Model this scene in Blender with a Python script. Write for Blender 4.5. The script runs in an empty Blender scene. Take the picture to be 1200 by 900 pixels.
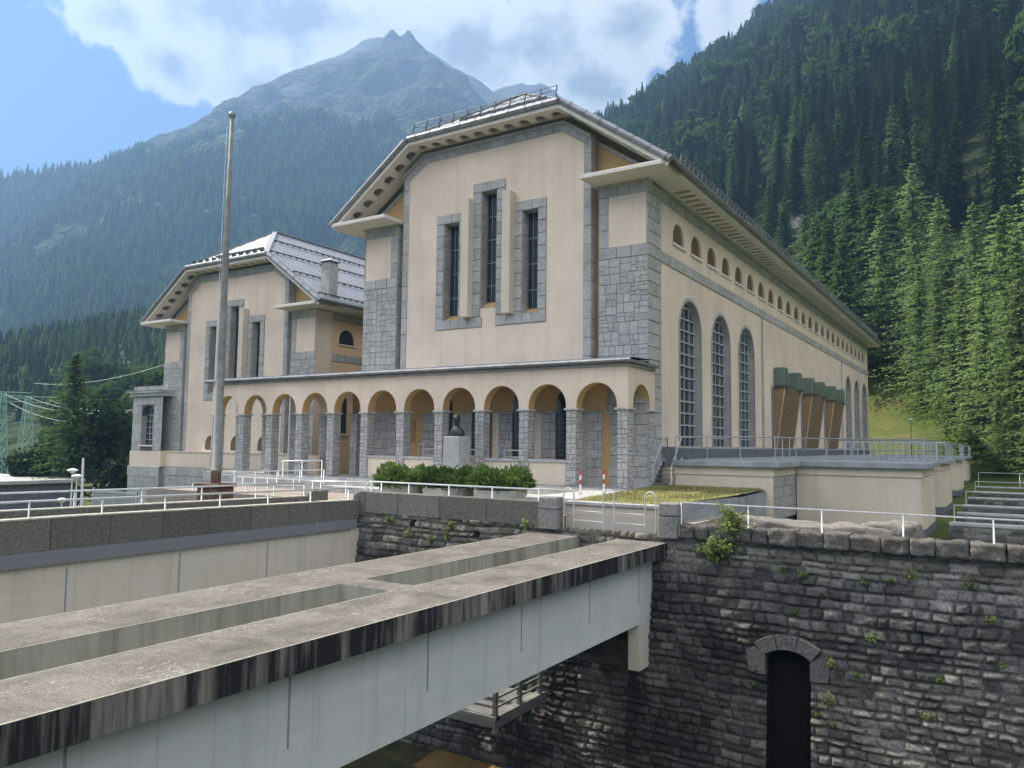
import bpy, bmesh, math, random
import numpy as np
from mathutils import Vector, Matrix, noise
from mathutils.geometry import tessellate_polygon
R = math.radians
random.seed(7)
SC = bpy.context.scene
COL = SC.collection

# ------------------------------------------------------------------ helpers
class MB:
    """collects shapes, becomes ONE mesh object; off shifts everything added"""
    def __init__(s, off=(0, 0, 0)):
        s.v = []; s.f = []; s.t = []; s.m = []; s.o = off
    def add(s, vs, fs, tone=.5, mat=0):
        b = len(s.v); o = s.o
        s.v += [(x + o[0], y + o[1], z + o[2]) for x, y, z in vs]
        for f in fs:
            s.f.append(tuple(b + i for i in f)); s.t.append(tone); s.m.append(mat)
    def box(s, x0, x1, y0, y1, z0, z1, tone=.5, mat=0):
        vs = [(x0, y0, z0), (x1, y0, z0), (x1, y1, z0), (x0, y1, z0), (x0, y0, z1), (x1, y0, z1), (x1, y1, z1), (x0, y1, z1)]
        s.add(vs, [(0, 3, 2, 1), (4, 5, 6, 7), (0, 1, 5, 4), (1, 2, 6, 5), (2, 3, 7, 6), (3, 0, 4, 7)], tone, mat)
    def cbox(s, x0, x1, y0, y1, z0, z1, c=.02, tone=.5, mat=0):
        """box with chamfered edges"""
        vs = []; X = (x0, x1); Y = (y0, y1); Z = (z0, z1)
        idx = {}
        for i in (0, 1):
            for j in (0, 1):
                for k in (0, 1):
                    sx, sy, sz = (1 - 2 * i) * c, (1 - 2 * j) * c, (1 - 2 * k) * c
                    for a, p in enumerate(((X[i], Y[j] + sy, Z[k] + sz), (X[i] + sx, Y[j], Z[k] + sz), (X[i] + sx, Y[j] + sy, Z[k]))):
                        idx[i, j, k, a] = len(vs); vs.append(p)
        fs = []
        for a in range(3):
            b, d = [q for q in range(3) if q != a]
            for e in (0, 1):
                q = []
                for (u, w) in ((0, 0), (1, 0), (1, 1), (0, 1)):
                    t = [0, 0, 0]; t[a] = e; t[b] = u; t[d] = w
                    q.append(idx[t[0], t[1], t[2], a])
                fs.append(tuple(q))
        for a in range(3):
            b, d = [q for q in range(3) if q != a]
            for u in (0, 1):
                for w in (0, 1):
                    t0 = [0, 0, 0]; t0[b] = u; t0[d] = w; t1 = list(t0); t1[a] = 1
                    fs.append((idx[t0[0], t0[1], t0[2], b], idx[t1[0], t1[1], t1[2], b], idx[t1[0], t1[1], t1[2], d], idx[t0[0], t0[1], t0[2], d]))
        for i in (0, 1):
            for j in (0, 1):
                for k in (0, 1):
                    fs.append((idx[i, j, k, 0], idx[i, j, k, 1], idx[i, j, k, 2]))
        s.add(vs, fs, tone, mat)
    def obox(s, p0, p1, w, h, tone=.5, mat=0):
        """bar from p0 to p1, width w (horizontal), height h"""
        a = Vector(p0); b = Vector(p1); d = (b - a).normalized()
        up = Vector((0, 0, 1)) if abs(d.z) < .95 else Vector((0, 1, 0))
        l = d.cross(up).normalized() * w / 2; u = l.cross(d).normalized() * h / 2
        vs = [tuple(p + q) for p in (a, b) for q in (-l - u, l - u, l + u, -l + u)]
        s.add(vs, [(0, 3, 2, 1), (4, 5, 6, 7), (0, 1, 5, 4), (1, 2, 6, 5), (2, 3, 7, 6), (3, 0, 4, 7)], tone, mat)
    def tube(s, pts, r, n=8, tone=.5, mat=0, cap=True):
        P = [Vector(p) for p in pts]; rr = r if isinstance(r, (list, tuple)) else [r] * len(P)
        ref = None; vs = []; fs = []
        for i, p in enumerate(P):
            d = (P[min(i + 1, len(P) - 1)] - P[max(i - 1, 0)]).normalized()
            if ref is None: ref = Vector((0, 0, 1)) if abs(d.z) < .9 else Vector((1, 0, 0))
            l = d.cross(ref).normalized(); ref = l.cross(d).normalized()
            for k in range(n):
                a = 2 * math.pi * k / n
                vs.append(tuple(p + (l * math.cos(a) + ref * math.sin(a)) * rr[i]))
        for i in range(len(P) - 1):
            for k in range(n):
                fs.append((i * n + k, i * n + (k + 1) % n, (i + 1) * n + (k + 1) % n, (i + 1) * n + k))
        if cap:
            fs.append(tuple(range(n))); fs.append(tuple((len(P) - 1) * n + k for k in range(n)))
        s.add(vs, fs, tone, mat)
    def lathe(s, c, prof, n=16, tone=.5, mat=0):
        vs = []; fs = []
        for r, z in prof:
            for k in range(n):
                a = 2 * math.pi * k / n
                vs.append((c[0] + r * math.cos(a), c[1] + r * math.sin(a), c[2] + z))
        for i in range(len(prof) - 1):
            for k in range(n):
                fs.append((i * n + k, i * n + (k + 1) % n, (i + 1) * n + (k + 1) % n, (i + 1) * n + k))
        fs.append(tuple(range(n))); fs.append(tuple((len(prof) - 1) * n + k for k in range(n)))
        s.add(vs, fs, tone, mat)
    def prism(s, poly, fmap, d0, d1, tone=.5, mat=0):
        """2-D polygon extruded between depth d0 and d1 of fmap(a,b,d)"""
        n = len(poly)
        vs = [fmap(a, b, d0) for a, b in poly] + [fmap(a, b, d1) for a, b in poly]
        tri = tessellate_polygon([[Vector((a, b, 0)) for a, b in poly]])
        fs = [tuple(t) for t in tri] + [tuple(n + i for i in t) for t in tri]
        fs += [(i, (i + 1) % n, n + (i + 1) % n, n + i) for i in range(n)]
        s.add(vs, fs, tone, mat)
    def holes(s, outer, holes, fmap, d0, d1, tone=.5, mat=0, rmat=None, rim=False):
        """face with openings at depth d0; the openings' reveals run back to d1"""
        loops = [outer] + holes
        vs = [fmap(a, b, d0) for l in loops for a, b in l]
        tri = tessellate_polygon([[Vector((a, b, 0)) for a, b in l] for l in loops])
        s.add(vs, [tuple(t) for t in tri], tone, mat)
        for l in holes + ([outer] if rim else []):
            n = len(l)
            s.add([fmap(a, b, d) for d in (d0, d1) for a, b in l], [(i, (i + 1) % n, n + (i + 1) % n, n + i) for i in range(n)], tone, mat if rmat is None else rmat)
    def build(s, name, mats, parent=None, loc=None, smooth=False):
        me = bpy.data.meshes.new(name)
        if parent is not None: org = ORG[parent.name]
        elif loc is not None: org = loc
        else:
            a = np.array(s.v); lo = a.min(0); hi = a.max(0)
            org = ((lo[0] + hi[0]) / 2, (lo[1] + hi[1]) / 2, lo[2])
        me.from_pydata([(x - org[0], y - org[1], z - org[2]) for x, y, z in s.v], [], s.f)
        for m in (mats if isinstance(mats, (list, tuple)) else [mats]): me.materials.append(m)
        me.polygons.foreach_set('material_index', s.m)
        at = me.attributes.new('tone', 'FLOAT', 'FACE'); at.data.foreach_set('value', s.t)
        if smooth: me.polygons.foreach_set('use_smooth', [True] * len(s.f))
        me.update()
        o = bpy.data.objects.new(name, me); COL.objects.link(o)
        ORG[o.name] = tuple(org)
        if parent is not None: o.parent = parent
        else: o.location = org
        return o
ORG = {}
def tag(o, label, cat, group=None):
    o['label'] = label; o['category'] = cat
    if group: o['group'] = group
    return o
def thing(name, label, cat, loc=(0, 0, 0), group=None):
    o = bpy.data.objects.new(name, None); COL.objects.link(o)
    o.location = loc; o.empty_display_size = .2; ORG[o.name] = tuple(loc)
    return tag(o, label, cat, group)
def kind(o, k='structure'):
    o['kind'] = k; return o
def tree_copy(o, loc, rz=0, sc=1, label=None, group=None):
    """copies a thing with its parts"""
    c = o.copy(); COL.objects.link(c); c.location = loc; c.rotation_euler = (0, 0, rz)
    c.scale = sc if isinstance(sc, tuple) else (sc, sc, sc)
    if label: c['label'] = label
    if group: c['group'] = group
    for ch in o.children:
        d = ch.copy(); COL.objects.link(d); d.parent = c
        for g in ch.children:
            e = g.copy(); COL.objects.link(e); e.parent = d
    return c
def copy_part(o, parent, dv):
    """copies a part (a mesh) under another place of the same thing"""
    c = o.copy(); COL.objects.link(c); c.parent = parent; c.location = Vector(o.location) + Vector(dv)
    for g in o.children:
        e = g.copy(); COL.objects.link(e); e.parent = c
    return c
XZ = lambda y: (lambda a, b, d: (a, y + d, b))          # facade planes facing -Y
YZ = lambda x: (lambda a, b, d: (x - d, a, b))          # long walls facing +X

# ------------------------------------------------------------------ materials
def newmat(name):
    m = bpy.data.materials.new(name); m.use_nodes = True
    nt = m.node_tree; nt.nodes.clear()
    out = nt.nodes.new('ShaderNodeOutputMaterial')
    return m, nt, out
def N(nt, t, **kw):
    n = nt.nodes.new(t)
    for k, v in kw.items():
        if k.startswith('i_'):
            key = k[2:]; key = int(key) if key.isdigit() else key.replace('_', ' ')
            n.inputs[key].default_value = v
        else: setattr(n, k, v)
    return n
def ramp(nt, fac, stops):
    r = N(nt, 'ShaderNodeValToRGB'); e = r.color_ramp.elements
    while len(e) < len(stops): e.new(.5)
    for el, (p, c) in zip(e, stops):
        el.position = p; el.color = (c, c, c, 1) if isinstance(c, (int, float)) else (*c, 1)
    nt.links.new(fac, r.inputs[0]); return r.outputs[0]
def mix(nt, fac, a, b, mode='MIX'):
    m = N(nt, 'ShaderNodeMix', data_type='RGBA', blend_type=mode)
    for sk, v in ((m.inputs[0], fac), (m.inputs[6], a), (m.inputs[7], b)):
        if hasattr(v, 'links'): nt.links.new(v, sk)
        elif isinstance(v, (int, float)): sk.default_value = v
        else: sk.default_value = (*v, 1)
    return m.outputs[2]
def math_(nt, op, a, b=0.0, c=0.0, clamp=False):
    m = N(nt, 'ShaderNodeMath', operation=op, use_clamp=clamp)
    for i, v in enumerate((a, b, c)):
        if hasattr(v, 'links'): nt.links.new(v, m.inputs[i])
        else: m.inputs[i].default_value = v
    return m.outputs[0]
def pos(nt, scale=(1, 1, 1)):
    g = N(nt, 'ShaderNodeNewGeometry'); mp = N(nt, 'ShaderNodeMapping'); mp.inputs['Scale'].default_value = scale
    nt.links.new(g.outputs['Position'], mp.inputs[0]); return mp.outputs[0]
def noise_(nt, vec, scale, detail=4, rough=.55, dist=0):
    n = N(nt, 'ShaderNodeTexNoise'); n.inputs['Scale'].default_value = scale; n.inputs['Detail'].default_value = detail
    n.inputs['Roughness'].default_value = rough; n.inputs['Distortion'].default_value = dist
    nt.links.new(vec, n.inputs['Vector']); return n.outputs['Fac']
def tone(nt):
    a = N(nt, 'ShaderNodeAttribute', attribute_name='tone'); return a.outputs['Fac']
def bump(nt, h, strength=.3, dist=.02):
    b = N(nt, 'ShaderNodeBump'); b.inputs['Strength'].default_value = strength; b.inputs['Distance'].default_value = dist
    nt.links.new(h, b.inputs['Height']); return b.outputs[0]
def finish(nt, out, col, rough=.8, metal=0, nrm=None, spec=.3):
    p = N(nt, 'ShaderNodeBsdfPrincipled')
    if hasattr(col, 'links'): nt.links.new(col, p.inputs['Base Color'])
    else: p.inputs['Base Color'].default_value = (*col, 1)
    if hasattr(rough, 'links'): nt.links.new(rough, p.inputs['Roughness'])
    else: p.inputs['Roughness'].default_value = rough
    p.inputs['Metallic'].default_value = metal; p.inputs['Specular IOR Level'].default_value = spec
    if nrm is not None: nt.links.new(nrm, p.inputs['Normal'])
    nt.links.new(p.outputs[0], out.inputs[0]); return p

def plaster(name, c, var=.10, stain=.12):
    m, nt, out = newmat(name)
    big = noise_(nt, pos(nt), .35, 5, .6); fine = noise_(nt, pos(nt), 9, 4, .6)
    drip = noise_(nt, pos(nt, (2.2, 2.2, .12)), 1.0, 5, .6)
    a = mix(nt, ramp(nt, big, [(.3, 0), (.7, 1)]), [x * (1 - var) for x in c], [min(1, x * (1 + var * .5)) for x in c])
    a = mix(nt, ramp(nt, drip, [(.52, 0), (.78, stain * 2)]), a, [x * .62 for x in (c[0], c[1], c[2] * 1.02)])
    thin = noise_(nt, pos(nt, (7, 7, .10)), 1.0, 4, .65); where = noise_(nt, pos(nt), .25, 3)
    a = mix(nt, math_(nt, 'MULTIPLY', ramp(nt, thin, [(.58, 0), (.72, .34)]), ramp(nt, where, [(.42, 0), (.62, 1)])), a, [x * .55 for x in c])
    patch = N(nt, 'ShaderNodeTexVoronoi', distance='CHEBYCHEV'); patch.inputs['Scale'].default_value = .42; nt.links.new(pos(nt), patch.inputs['Vector'])
    pr_ = N(nt, 'ShaderNodeSeparateColor'); nt.links.new(patch.outputs['Color'], pr_.inputs[0])
    a = mix(nt, ramp(nt, pr_.outputs[0], [(.80, 0), (.83, .10)]), a, [min(1, x * 1.12) for x in c])
    finish(nt, out, a, .92, nrm=bump(nt, fine, .25, .01), spec=.1)
    return m
def granite(name, lo=(.20, .20, .205), hi=(.40, .395, .38), speck=.55, rough=.85, relief=.5, coarse=1.0):
    m, nt, out = newmat(name)
    base = mix(nt, tone(nt), lo, hi)
    n1 = noise_(nt, pos(nt), 26, 3, .7); n2 = noise_(nt, pos(nt), 2.0, 5, .6)
    a = mix(nt, ramp(nt, n1, [(.36, speck), (.5, 0)]), base, (.07, .07, .075))
    a = mix(nt, ramp(nt, n1, [(.55, 0), (.7, speck)]), a, (.55, .54, .52))
    a = mix(nt, ramp(nt, n2, [(.45, 0), (.75, .45)]), a, (.15, .145, .135))
    n3 = noise_(nt, pos(nt), 9, 5, .75)
    a = mix(nt, ramp(nt, n3, [(.38, speck * coarse), (.5, 0)]), a, [x * .42 for x in lo]); a = mix(nt, ramp(nt, n3, [(.56, 0), (.70, speck * .8 * coarse)]), a, [min(1, x * 1.35) for x in hi])
    h = math_(nt, 'ADD', n1, math_(nt, 'MULTIPLY', noise_(nt, pos(nt), 7, 4), 1.4))
    finish(nt, out, a, rough, nrm=bump(nt, h, relief, .025), spec=.25)
    return m
def simple(name, c, rough=.6, metal=0, nscale=6, var=.15, bmp=.15, spec=.3):
    m, nt, out = newmat(name)
    n = noise_(nt, pos(nt), nscale, 5, .6)
    a = mix(nt, ramp(nt, n, [(.3, 0), (.7, 1)]), [x * (1 - var) for x in c], [min(1, x * (1 + var)) for x in c])
    finish(nt, out, a, rough, metal, bump(nt, noise_(nt, pos(nt), nscale * 5, 3), bmp, .01), spec)
    return m

M = {}
M['plaster'] = plaster('cream_plaster', (.78, .64, .51), .14, .2)
M['ochre'] = plaster('ochre_plaster', (.56, .37, .17))
M['bouncelit'] = plaster('bounce_lit_plaster', (.80, .55, .34))  # plaster tinted peach for light bounced between the houses
M['pale'] = plaster('pale_plaster', (.70, .60, .475), stain=.2)
M['soffit'] = plaster('white_soffit_paint', (.72, .675, .60), .08, .12)
M['granite'] = granite('granite_blocks', (.37, .36, .34), (.58, .565, .535), .5, coarse=.15)
M['joint'] = simple('dark_mortar', (.10, .095, .09), .95)
M['black'] = simple('shade_black', (.006, .006, .007), .95)  # stands for the unlit depth of the doorway
M['dark'] = simple('dark_recess', (.05, .045, .04), .95)
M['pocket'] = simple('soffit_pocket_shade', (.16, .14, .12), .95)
M['zinc'] = simple('weathered_zinc', (.26, .265, .27), .5, .55, 3, .25)
M['rail'] = simple('galvanised_steel', (.60, .61, .61), .42, .5, 12, .15)
M['raildark'] = simple('grey_steel_rail', (.34, .36, .37), .5, .4, 12, .15)
M['steel_dark'] = simple('dark_steel', (.10, .105, .11), .5, .5)
M['louvre'] = simple('green_louvre_paint', (.19, .255, .20), .65, 0, 4, .2)
M['brown'] = simple('shaded_duct_sheet', (.20, .135, .075), .7, 0, 3, .2)
M['tan'] = simple('tan_duct_sheet', (.36, .235, .12), .75, 0, 3, .2)
M['ductedge'] = simple('cream_duct_edge', (.62, .50, .33), .7)
M['brownboard'] = simple('brown_shutter', (.15, .095, .05), .75, 0, 3, .2)
M['concrete'] = simple('grey_concrete', (.42, .41, .385), .9, 0, 1.5, .25, .3, .15)
M['plinth'] = simple('dark_grey_plinth_paint', (.15, .155, .18), .85, 0, 2, .2)
M['slab'] = simple('grey_terrace_slab', (.30, .31, .33), .85, 0, 1.2, .3)
M['bronze'] = simple('dark_bronze', (.05, .052, .05), .45, .7, 8, .3)
M['white'] = simple('white_paint', (.75, .74, .72), .6)
M['red'] = simple('red_paint', (.50, .04, .03), .55)
M['slabdark'] = simple('dark_concrete', (.20, .195, .175), .9, 0, 3, .3, .3)  # darker grey concrete for the landing's kerb, posts and rails
M['lampglass'] = simple('white_lamp_glass', (.80, .80, .78), .4)
M['polemetal'] = simple('weathered_pole_paint', (.215, .215, .20), .7, .1, 2.5, .3)
M['deadwood'] = simple('grey_dead_wood', (.20, .19, .18), .95)
M['bark'] = simple('tree_bark', (.085, .062, .045), .95, 0, 8, .4, .6, .1)
M['pylon'] = simple('green_pylon_paint', (.27, .42, .34), .6, .1)
M['paving'] = simple('pale_paving', (.30, .255, .21), .95, 0, 2, .15)
M['asphalt'] = simple('deck_asphalt', (.16, .155, .15), .95, 0, 3, .2)
M['jointgrey'] = simple('grey_joint_filler', (.27, .28, .28), .8)
M['rust'] = simple('rusty_steel', (.13, .078, .052), .85, .1, 5, .5)

def _glass():
    m, nt, out = newmat('dark_window_glass')
    n = noise_(nt, pos(nt), 1.3, 2)
    finish(nt, out, mix(nt, n, (.012, .015, .02), (.05, .055, .06)), .12, 0, None, .5); return m
M['glass'] = _glass()

def _metalroof(name, c):
    m, nt, out = newmat(name)
    n = noise_(nt, pos(nt), .8, 5, .65); f = noise_(nt, pos(nt, (3, .3, .3)), 1.5, 4)
    a = mix(nt, ramp(nt, n, [(.3, 0), (.75, 1)]), [x * .8 for x in c], c)
    a = mix(nt, ramp(nt, f, [(.5, 0), (.8, .3)]), a, (.2, .2, .2))
    finish(nt, out, a, mix_rough(nt, n), .25, None, .5); return m
def mix_rough(nt, n): return math_(nt, 'ADD', math_(nt, 'MULTIPLY', n, .2), .45)
M['roof'] = _metalroof('sheet_metal_roof', (.36, .37, .39))

def _beamtop():
    """worn concrete: lichen patches, pale scuffs, dark dirt"""
    m, nt, out = newmat('worn_bridge_concrete')
    p = pos(nt)
    n1 = noise_(nt, p, .9, 7, .7, .6); n2 = noise_(nt, p, 5, 6, .7); n3 = noise_(nt, p, 16, 3, .6)
    ln = noise_(nt, pos(nt, (3.0, .35, 1)), 1.6, 5, .65)
    a = mix(nt, ramp(nt, n1, [(.32, 0), (.62, 1)]), (.085, .077, .066), (.225, .205, .175))
    a = mix(nt, ramp(nt, ln, [(.5, 0), (.72, .6)]), a, (.135, .110, .098))
    a = mix(nt, ramp(nt, n2, [(.55, 0), (.75, .55)]), a, (.12, .10, .09))
    g1 = noise_(nt, p, 38, 4, .75); g2 = noise_(nt, p, 95, 2, .7)
    a = mix(nt, ramp(nt, g1, [(.40, .7), (.52, 0)]), a, (.05, .047, .042)); a = mix(nt, ramp(nt, g2, [(.55, 0), (.68, .55)]), a, (.44, .41, .36))
    w = N(nt, 'ShaderNodeTexWave', wave_type='BANDS'); w.inputs['Scale'].default_value = 1.1; w.inputs['Distortion'].default_value = 22; w.inputs['Detail'].default_value = 4; w.inputs['Detail Scale'].default_value = 1.6
    nt.links.new(p, w.inputs['Vector'])
    sc = math_(nt, 'MULTIPLY', ramp(nt, w.outputs['Fac'], [(.985, 0), (1, 1)]), ramp(nt, noise_(nt, p, .6, 3), [(.5, 0), (.62, 1)]))
    a = mix(nt, math_(nt, 'MULTIPLY', sc, .6), a, (.62, .57, .52))
    finish(nt, out, a, .95, nrm=bump(nt, math_(nt, 'ADD', n2, n3), .35, .02), spec=.12); return m
M['beamtop'] = _beamtop()
def _fascia(name, base, dark, lo, hi, sc=2.0, green=None):
    """concrete edge with running black stains"""
    m, nt, out = newmat(name)
    st = noise_(nt, pos(nt, (sc, sc, .16)), 1.0, 6, .68); st2 = noise_(nt, pos(nt, (9, 9, .35)), 1.0, 4, .6)
    big = noise_(nt, pos(nt), .22, 3)
    f = math_(nt, 'ADD', math_(nt, 'MULTIPLY', st, .6), math_(nt, 'ADD', math_(nt, 'MULTIPLY', st2, .22), math_(nt, 'MULTIPLY', big, .35)))
    a = mix(nt, ramp(nt, f, [(lo, 1), (hi, 0)]), base, dark)
    fi = noise_(nt, pos(nt), 14, 4)
    if green: a = mix(nt, ramp(nt, noise_(nt, pos(nt), 1.2, 5), [(.5, 0), (.75, .5)]), a, green)
    finish(nt, out, a, .93, nrm=bump(nt, fi, .3, .015), spec=.12); return m
M['fascia'] = _fascia('stained_fascia', (.27, .25, .225), (.026, .026, .027), .575, .70, 1.5)
M['slotwall'] = _fascia('slot_side_concrete', (.33, .325, .28), (.10, .098, .085), .40, .62, 1.5, (.25, .26, .20))
def _girder(name, c, c2):
    m, nt, out = newmat(name)
    n = noise_(nt, pos(nt), .5, 5, .6); f = noise_(nt, pos(nt, (1.5, 1.5, .2)), 1, 5)
    a = mix(nt, ramp(nt, n, [(.35, 0), (.7, 1)]), c, c2)
    a = mix(nt, ramp(nt, f, [(.55, 0), (.8, .35)]), a, [x * .6 for x in c])
    brd = N(nt, 'ShaderNodeTexBrick'); brd.inputs['Scale'].default_value = 1.0; brd.inputs['Brick Width'].default_value = 2.4; brd.inputs['Row Height'].default_value = .21; brd.inputs['Mortar Size'].default_value = .006; brd.inputs['Color1'].default_value = (1, 1, 1, 1); brd.inputs['Color2'].default_value = (.90, .90, .90, 1); brd.inputs['Mortar'].default_value = (.80, .80, .80, 1)
    g = N(nt, 'ShaderNodeNewGeometry'); sp = N(nt, 'ShaderNodeSeparateXYZ'); nt.links.new(g.outputs['Position'], sp.inputs[0])
    cb = N(nt, 'ShaderNodeCombineXYZ'); nt.links.new(sp.outputs['Y'], cb.inputs[0]); nt.links.new(sp.outputs['Z'], cb.inputs[1]); nt.links.new(cb.outputs[0], brd.inputs['Vector'])
    a = mix(nt, .45, a, mix(nt, 1.0, a, brd.outputs['Color'], 'MULTIPLY'))
    run = noise_(nt, pos(nt, (5, 5, .14)), 1.0, 5, .7)
    a = mix(nt, ramp(nt, run, [(.56, 0), (.76, .45)]), a, [x * .5 for x in (c[0], c[1] * .98, c[2] * .93)])
    fi = noise_(nt, pos(nt), 18, 3)
    finish(nt, out, a, .8, nrm=bump(nt, fi, .12, .01), spec=.2); return m
M['girder'] = _girder('pale_blue_girder_paint', (.58, .60, .59), (.65, .66, .645))
M['girder2'] = _girder('cream_girder_paint', (.62, .565, .47), (.66, .61, .53))
M['slabedge'] = _fascia('purple_grey_slab_edge', (.215, .212, .228), (.48, .46, .43), .40, .47, 1.8)
M['parapet'] = granite('rough_parapet_granite', (.13, .125, .10), (.21, .20, .165), .5, .95, 1.0)
M['lit_worn_top'] = simple('sunlit_top_worn_edge', (.40, .38, .31), .95, 0, 5, .3, .4)  # sunlight on the parapet tops as pale colour; also the worn deck lips
M['archstone'] = granite('dark_arch_granite', (.10, .097, .09), (.17, .165, .152), .5, .95, .9)
M['post'] = granite('gate_post_granite', (.22, .215, .19), (.32, .31, .28), .5, .95, .9)
M['coping'] = granite('rough_coping_stone', (.085, .077, .064), (.165, .150, .125), .5, .95, 1.2)
M['panel'] = _fascia('stained_cream_panel', (.60, .53, .43), (.25, .21, .17), .36, .5, 1.3)

def _rubble():
    """stone courses: tone per stone from the mesh, sooty damp patches, moss, pale lichen and highlight flecks"""
    m, nt, out = newmat('river_wall_stone')
    a0 = N(nt, 'ShaderNodeAttribute', attribute_name='stone'); a1 = N(nt, 'ShaderNodeAttribute', attribute_name='mortar'); a2 = N(nt, 'ShaderNodeAttribute', attribute_name='soot')
    p = pos(nt); n = noise_(nt, p, 11, 6, .7); n2 = noise_(nt, p, 30, 3, .65); big = noise_(nt, p, .55, 5, .62)
    base = mix(nt, a0.outputs['Fac'], (.075, .072, .067), (.34, .32, .29))
    base = mix(nt, ramp(nt, n, [(.38, .6), (.55, 0)]), base, (.04, .04, .042))
    base = mix(nt, ramp(nt, n2, [(.55, 0), (.72, .5)]), base, (.50, .465, .40))  # pale flecks, partly highlights of sunlit stone painted in
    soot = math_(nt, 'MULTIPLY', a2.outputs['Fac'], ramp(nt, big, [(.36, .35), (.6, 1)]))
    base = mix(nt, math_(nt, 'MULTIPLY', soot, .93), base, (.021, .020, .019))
    base = mix(nt, ramp(nt, noise_(nt, p, 1.3, 6, .7), [(.60, 0), (.74, .45)]), base, (.085, .095, .05))
    gz_ = N(nt, 'ShaderNodeNewGeometry'); sz_ = N(nt, 'ShaderNodeSeparateXYZ'); nt.links.new(gz_.outputs['Position'], sz_.inputs[0])
    ms_ = math_(nt, 'MULTIPLY', ramp(nt, math_(nt, 'ADD', math_(nt, 'MULTIPLY', sz_.outputs['Z'], .25), noise_(nt, p, .9, 6, .7)), [(-.02, 0), (.30, .55)]), ramp(nt, n, [(.35, .3), (.6, 1)]))
    base = mix(nt, ms_, base, (.20, .18, .115))
    base = mix(nt, math_(nt, 'MULTIPLY', a1.outputs['Fac'], .55), base, mix(nt, soot, (.055, .052, .047), (.03, .03, .03)))
    finish(nt, out, base, .92, nrm=bump(nt, math_(nt, 'ADD', n, math_(nt, 'MULTIPLY', n2, .4)), .9, .05), spec=.25); return m
M['rubble'] = _rubble()

def _grass(name, a, b, c):
    m, nt, out = newmat(name)
    n = noise_(nt, pos(nt), .5, 5, .6); f = noise_(nt, pos(nt), 12, 5, .7)
    k = mix(nt, ramp(nt, n, [(.35, 0), (.65, 1)]), a, b)
    k = mix(nt, ramp(nt, f, [(.45, 0), (.7, .7)]), k, c)
    finish(nt, out, k, .95, nrm=bump(nt, f, .8, .06), spec=.1); return m
M['lawn'] = _grass('dry_lawn', (.235, .23, .085), (.33, .295, .135), (.15, .155, .055))
M['meadow'] = _grass('valley_meadow', (.055, .085, .022), (.125, .135, .04), (.04, .055, .016))
def _slope(name, forest, forest2, rock, rockh0, rockh1, rockamt=.5, tree=.12):
    """mountain side: forest texture low down, bare rock higher up and on cliffs"""
    m, nt, out = newmat(name)
    p = pos(nt)
    vor = N(nt, 'ShaderNodeTexVoronoi'); vor.inputs['Scale'].default_value = tree; nt.links.new(p, vor.inputs['Vector'])
    f = mix(nt, ramp(nt, vor.outputs['Distance'], [(.1, 1), (.7, 0)]), forest, forest2)
    f = mix(nt, ramp(nt, noise_(nt, p, .012, 6, .6), [(.4, 0), (.65, .6)]), f, [x * 1.5 for x in forest2])
    g = N(nt, 'ShaderNodeNewGeometry'); sp = N(nt, 'ShaderNodeSeparateXYZ'); nt.links.new(g.outputs['Position'], sp.inputs[0])
    hz = math_(nt, 'ADD', sp.outputs['Z'], math_(nt, 'MULTIPLY', math_(nt, 'SUBTRACT', noise_(nt, p, .006, 7, .65), .5), (rockh1 - rockh0) * 2.2))
    k = math_(nt, 'DIVIDE', math_(nt, 'SUBTRACT', hz, rockh0), rockh1 - rockh0, clamp=True)
    rk = mix(nt, noise_(nt, p, .03, 8, .7), [x * .5 for x in rock], [min(1, x * 1.5) for x in rock])
    rk = mix(nt, ramp(nt, noise_(nt, p, .011, 6, .6), [(.48, 0), (.6, .8)]), rk, [x * 1.3 for x in forest2])
    f = mix(nt, math_(nt, 'MULTIPLY', k, rockamt, clamp=True), f, rk)
    h = math_(nt, 'ADD', math_(nt, 'MULTIPLY', vor.outputs['Distance'], -1.2), noise_(nt, p, .05, 6, .65))
    finish(nt, out, f, .95, nrm=bump(nt, h, 1.0, 5), spec=.05); return m
M['massif'] = _slope('mountain_side', (.020, .034, .016), (.045, .065, .026), (.062, .062, .062), 430, 640, 1.0)
M['farmassif'] = _slope('far_mountain_rock', (.04, .05, .04), (.07, .08, .06), (.085, .085, .09), 300, 500, 1.0, .02)
def _hillmix():
    m, nt, out = newmat('slope_grass_and_forest_floor')
    p = pos(nt); n = noise_(nt, p, .12, 6, .65); f = noise_(nt, p, 1.6, 6, .7)
    g = N(nt, 'ShaderNodeNewGeometry'); sp_ = N(nt, 'ShaderNodeSeparateXYZ'); nt.links.new(g.outputs['Position'], sp_.inputs[0])
    k = ramp(nt, math_(nt, 'ADD', math_(nt, 'DIVIDE', sp_.outputs['Z'], 60), math_(nt, 'MULTIPLY', math_(nt, 'SUBTRACT', n, .5), .5)), [(.12, 0), (.34, 1)])
    gr = mix(nt, ramp(nt, n, [(.42, 0), (.68, 1)]), (.075, .115, .03), (.20, .185, .065)); gr = mix(nt, ramp(nt, f, [(.45, 0), (.7, .6)]), gr, (.07, .085, .025))
    fl = mix(nt, f, (.014, .022, .009), (.05, .06, .022))
    rk = mix(nt, noise_(nt, p, .35, 7, .7), (.05, .05, .048), (.21, .20, .185))
    cl = math_(nt, 'MULTIPLY', ramp(nt, noise_(nt, pos(nt, (.6, .6, 1.6)), .03, 6, .6), [(.60, 0), (.66, 1)]), k)
    c = mix(nt, k, gr, fl); c = mix(nt, cl, c, rk)
    finish(nt, out, c, .95, nrm=bump(nt, math_(nt, 'ADD', f, n), .8, .5), spec=.05); return m
M['hill'] = _hillmix()

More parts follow.
